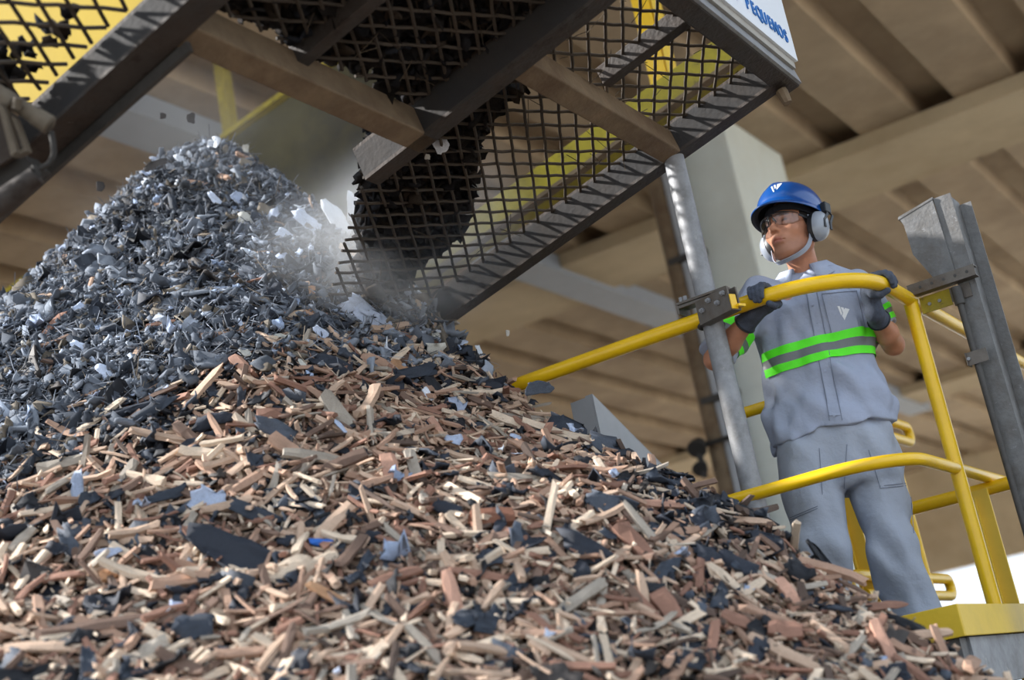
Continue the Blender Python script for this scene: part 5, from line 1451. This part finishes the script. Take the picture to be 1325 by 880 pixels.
# ---- ear muffs
for s in (-1, 1):
    em = bpy.data.objects.new('ear_muff', None); COL.objects.link(em); em.parent = man
    cen = np.array([s * .086, -.010, -.012]); ax = nrmz(np.array([s * 1.0, -.10, -.12]))
    def cup_mesh(prof, ry, rz):
        u = nrmz(np.array([0, 1, 0]) - ax * ax[1]); v = np.cross(ax, u); V, F, n = [], [], 26
        for t, r_ in prof:
            for k in range(n):
                a2 = 2 * math.pi * k / n; V.append(h2w(cen + ax * t + u * math.cos(a2) * ry * r_ + v * math.sin(a2) * rz * r_))
        m_ = len(prof); F = [(i * n + k, i * n + (k + 1) % n, (i + 1) * n + (k + 1) % n, (i + 1) * n + k) for i in range(m_ - 1) for k in range(n)]
        return MB().add(V, F + [tuple(range(n))[::-1], tuple(range((m_ - 1) * n, m_ * n))])
    cup_mesh([(-.012, .80), (-.010, .96), (-.002, 1.02), (.008, 1.0), (.011, .9)], .040, .052).build('cushion', 'black', em, sm=True)
    cup_mesh([(.009, .92), (.010, 1.03), (.016, 1.04), (.028, .98), (.039, .80), (.045, .55), (.0465, .25)], .040, .052).build('cup', 'cup', em, sm=True)
    # arm: forked wire from helmet slot to the cup
    pa_ = np.array([s * .121, -.040, .050])
    for dy in (-.020, .016):
        arm = [pa_ + np.array([0, dy * .3, 0]), pa_ + np.array([s * .012, dy * .8, -.022]), cen + ax * .049 + np.array([0, dy, .012]), cen + ax * .049 + np.array([0, dy * .9, -.016])]
        MB().strip([h2w(a_) for a_ in arm], [HM @ np.array([0, 1, 0])] * 4, .011, .005).build('arm', 'black', em)
    MB().box(h2w(pa_), hl, hf, hu, (-.012, .012), (-.02, .02), (-.014, .03)).build('arm_mount', 'black', em, bevel=.004)
# ---- chin strap
cs = []
for a2 in np.linspace(-1, 1, 31):
    x = .083 * math.sin(a2 * math.pi / 2); t = 1 - abs(a2)
    cs.append((x, .010 + .052 * (1 - (x / .083) ** 2), .03 - .160 * (1 - abs(a2) ** 2.0) ** .55))
ribs_ = []
for q in cs:                                                         # keep it just outside the skin
    q = np.array(q)
    for _ in range(40):
        if head_sdf(q[None].astype(np.float32))[0] * 1 > .003: break
        q = q + nrmz(q - np.array([0, 0, -.02])) * .002
    ribs_.append(h2w(q))
MB().strip(ribs_, [HM @ np.array([0, 1, .25])] * len(ribs_), .020, .0025).build('chin_strap', 'strap', man, sm=True)
# ---- safety glasses
sg_ = bpy.data.objects.new('safety_glasses', None); COL.objects.link(sg_); sg_.parent = man
def gl_curve(s, t):                                                   # t 0 nose .. 1 temple
    an = .10 + 1.12 * t; return np.array([s * .083 * math.sin(an) * .98, .036 + .084 * math.cos(an), 0])
for s in (-1, 1):
    V, F = [], []; nt_, nz_ = 12, 6
    for i in range(nt_ + 1):
        t = i / nt_; c = gl_curve(s, t); top_ = .024 - .006 * t ** 2; bot = -.016 - .010 * math.sin(min(1, t * 1.25) * math.pi * .8) + .020 * max(0, t - .75) * 2
        if t < .15: bot += .010 * (1 - t / .15)
        for j in range(nz_ + 1):
            z_ = bot + (top_ - bot) * j / nz_; bow = .004 * math.sin(math.pi * j / nz_); V.append(h2w(c * (1 + bow * 2) + np.array([0, .002, z_])))
    F = [(i * (nz_ + 1) + j, (i + 1) * (nz_ + 1) + j, (i + 1) * (nz_ + 1) + j + 1, i * (nz_ + 1) + j + 1) for i in range(nt_) for j in range(nz_)]
    o = MB().add(V, F).build('lens', 'lens', sg_, sm=True); md = o.modifiers.new('thickness', 'SOLIDIFY'); md.thickness = .0016
    topl = [h2w(gl_curve(s, t) + np.array([0, .003, .0255 - .006 * t * t])) for t in np.linspace(0, 1, 12)]
    MB().tube(topl, .0022, 6).build('brow_bar', 'black', sg_, sm=True)
    e0 = gl_curve(s, 1) + np.array([0, .0, .016]); tmpl = [e0, np.array([s * .080, .025, .016]), np.array([s * .081, -.01, .014])]
    MB().strip([h2w(a_) for a_ in tmpl], [hu] * 3, .008, .003).build('temple', 'black', sg_)
MB().tube([h2w(gl_curve(-1, 0) + np.array([0, .002, .020])), h2w(np.array([0, .122, .021])), h2w(gl_curve(1, 0) + np.array([0, .002, .020]))], .003, 8).build('bridge', 'black', sg_, sm=True)
for s in (-1, 1): MB().tube([h2w(np.array([s * .006, .118, .016])), h2w(np.array([s * .012, .107, -.002]))], .0026, 6).build('nose_pad', 'black', sg_, sm=True)
# ================================================================== dust hanging over the crown of the heap
def dust(name, label, c, rad, dens, seed, tilt=0.0):
    bm = bmesh.new(); bmesh.ops.create_icosphere(bm, subdivisions=3, radius=1.0)
    rs = np.random.default_rng(seed)
    for v in bm.verts:
        v.co *= 1 + .06 * math.sin(v.co.x * 5 + seed) * math.cos(v.co.z * 4)
    me = bpy.data.meshes.new(name); bm.to_mesh(me); bm.free()
    o = link(name, me); o.location = Vector(c); o.scale = rad; o.rotation_euler = (0, tilt, math.radians(-29.5))
    m = bpy.data.materials.new(name); m.use_nodes = True; nt = m.node_tree; N, L = nt.nodes, nt.links
    N.remove(N['Principled BSDF']); vs = N.new('ShaderNodeVolumeScatter'); vs.inputs['Color'].default_value = (.90, .94, 1.0, 1); vs.inputs['Anisotropy'].default_value = .2
    tc = N.new('ShaderNodeTexCoord'); ln = N.new('ShaderNodeVectorMath'); ln.operation = 'LENGTH'; L.new(tc.outputs['Object'], ln.inputs[0])
    fo = N.new('ShaderNodeMapRange'); fo.interpolation_type = 'SMOOTHSTEP'; fo.inputs['From Min'].default_value = .98; fo.inputs['From Max'].default_value = .15; L.new(ln.outputs['Value'], fo.inputs['Value'])
    nz = N.new('ShaderNodeTexNoise'); nz.inputs['Scale'].default_value = 2.1; nz.inputs['Detail'].default_value = 4; nz.inputs['Distortion'].default_value = .7
    mp = N.new('ShaderNodeMapping'); mp.inputs['Location'].default_value = (seed, seed * .7, 1); L.new(tc.outputs['Object'], mp.inputs[0]); L.new(mp.outputs[0], nz.inputs['Vector'])
    nr2 = N.new('ShaderNodeMapRange'); nr2.inputs['From Min'].default_value = .36; nr2.inputs['From Max'].default_value = .68; L.new(nz.outputs['Fac'], nr2.inputs['Value'])
    mu = N.new('ShaderNodeMath'); mu.operation = 'MULTIPLY'; L.new(fo.outputs[0], mu.inputs[0]); L.new(nr2.outputs[0], mu.inputs[1])
    m2 = N.new('ShaderNodeMath'); m2.operation = 'MULTIPLY'; m2.inputs[1].default_value = dens; L.new(mu.outputs[0], m2.inputs[0]); L.new(m2.outputs[0], vs.inputs['Density'])
    L.new(vs.outputs[0], N['Material Output'].inputs['Volume']); me.materials.append(m)
    tag(o, label, 'dust', kind='stuff')
dust('dust_cloud', 'pale dust cloud drifting down beside the crown of the heap', at(480, 335, 6.2), (.85, .6, .5), 1.5, 3)
dust('dust_cloud', 'faint dust veil in front of the low corner of the mesh', at(505, 320, 5.75), (.75, .5, .5), 1.4, 5)
dust('dust_cloud', 'thin haze of dust around the peak of the heap', at(250, 215, 7.0), (1.2, .7, .8), .16, 8)
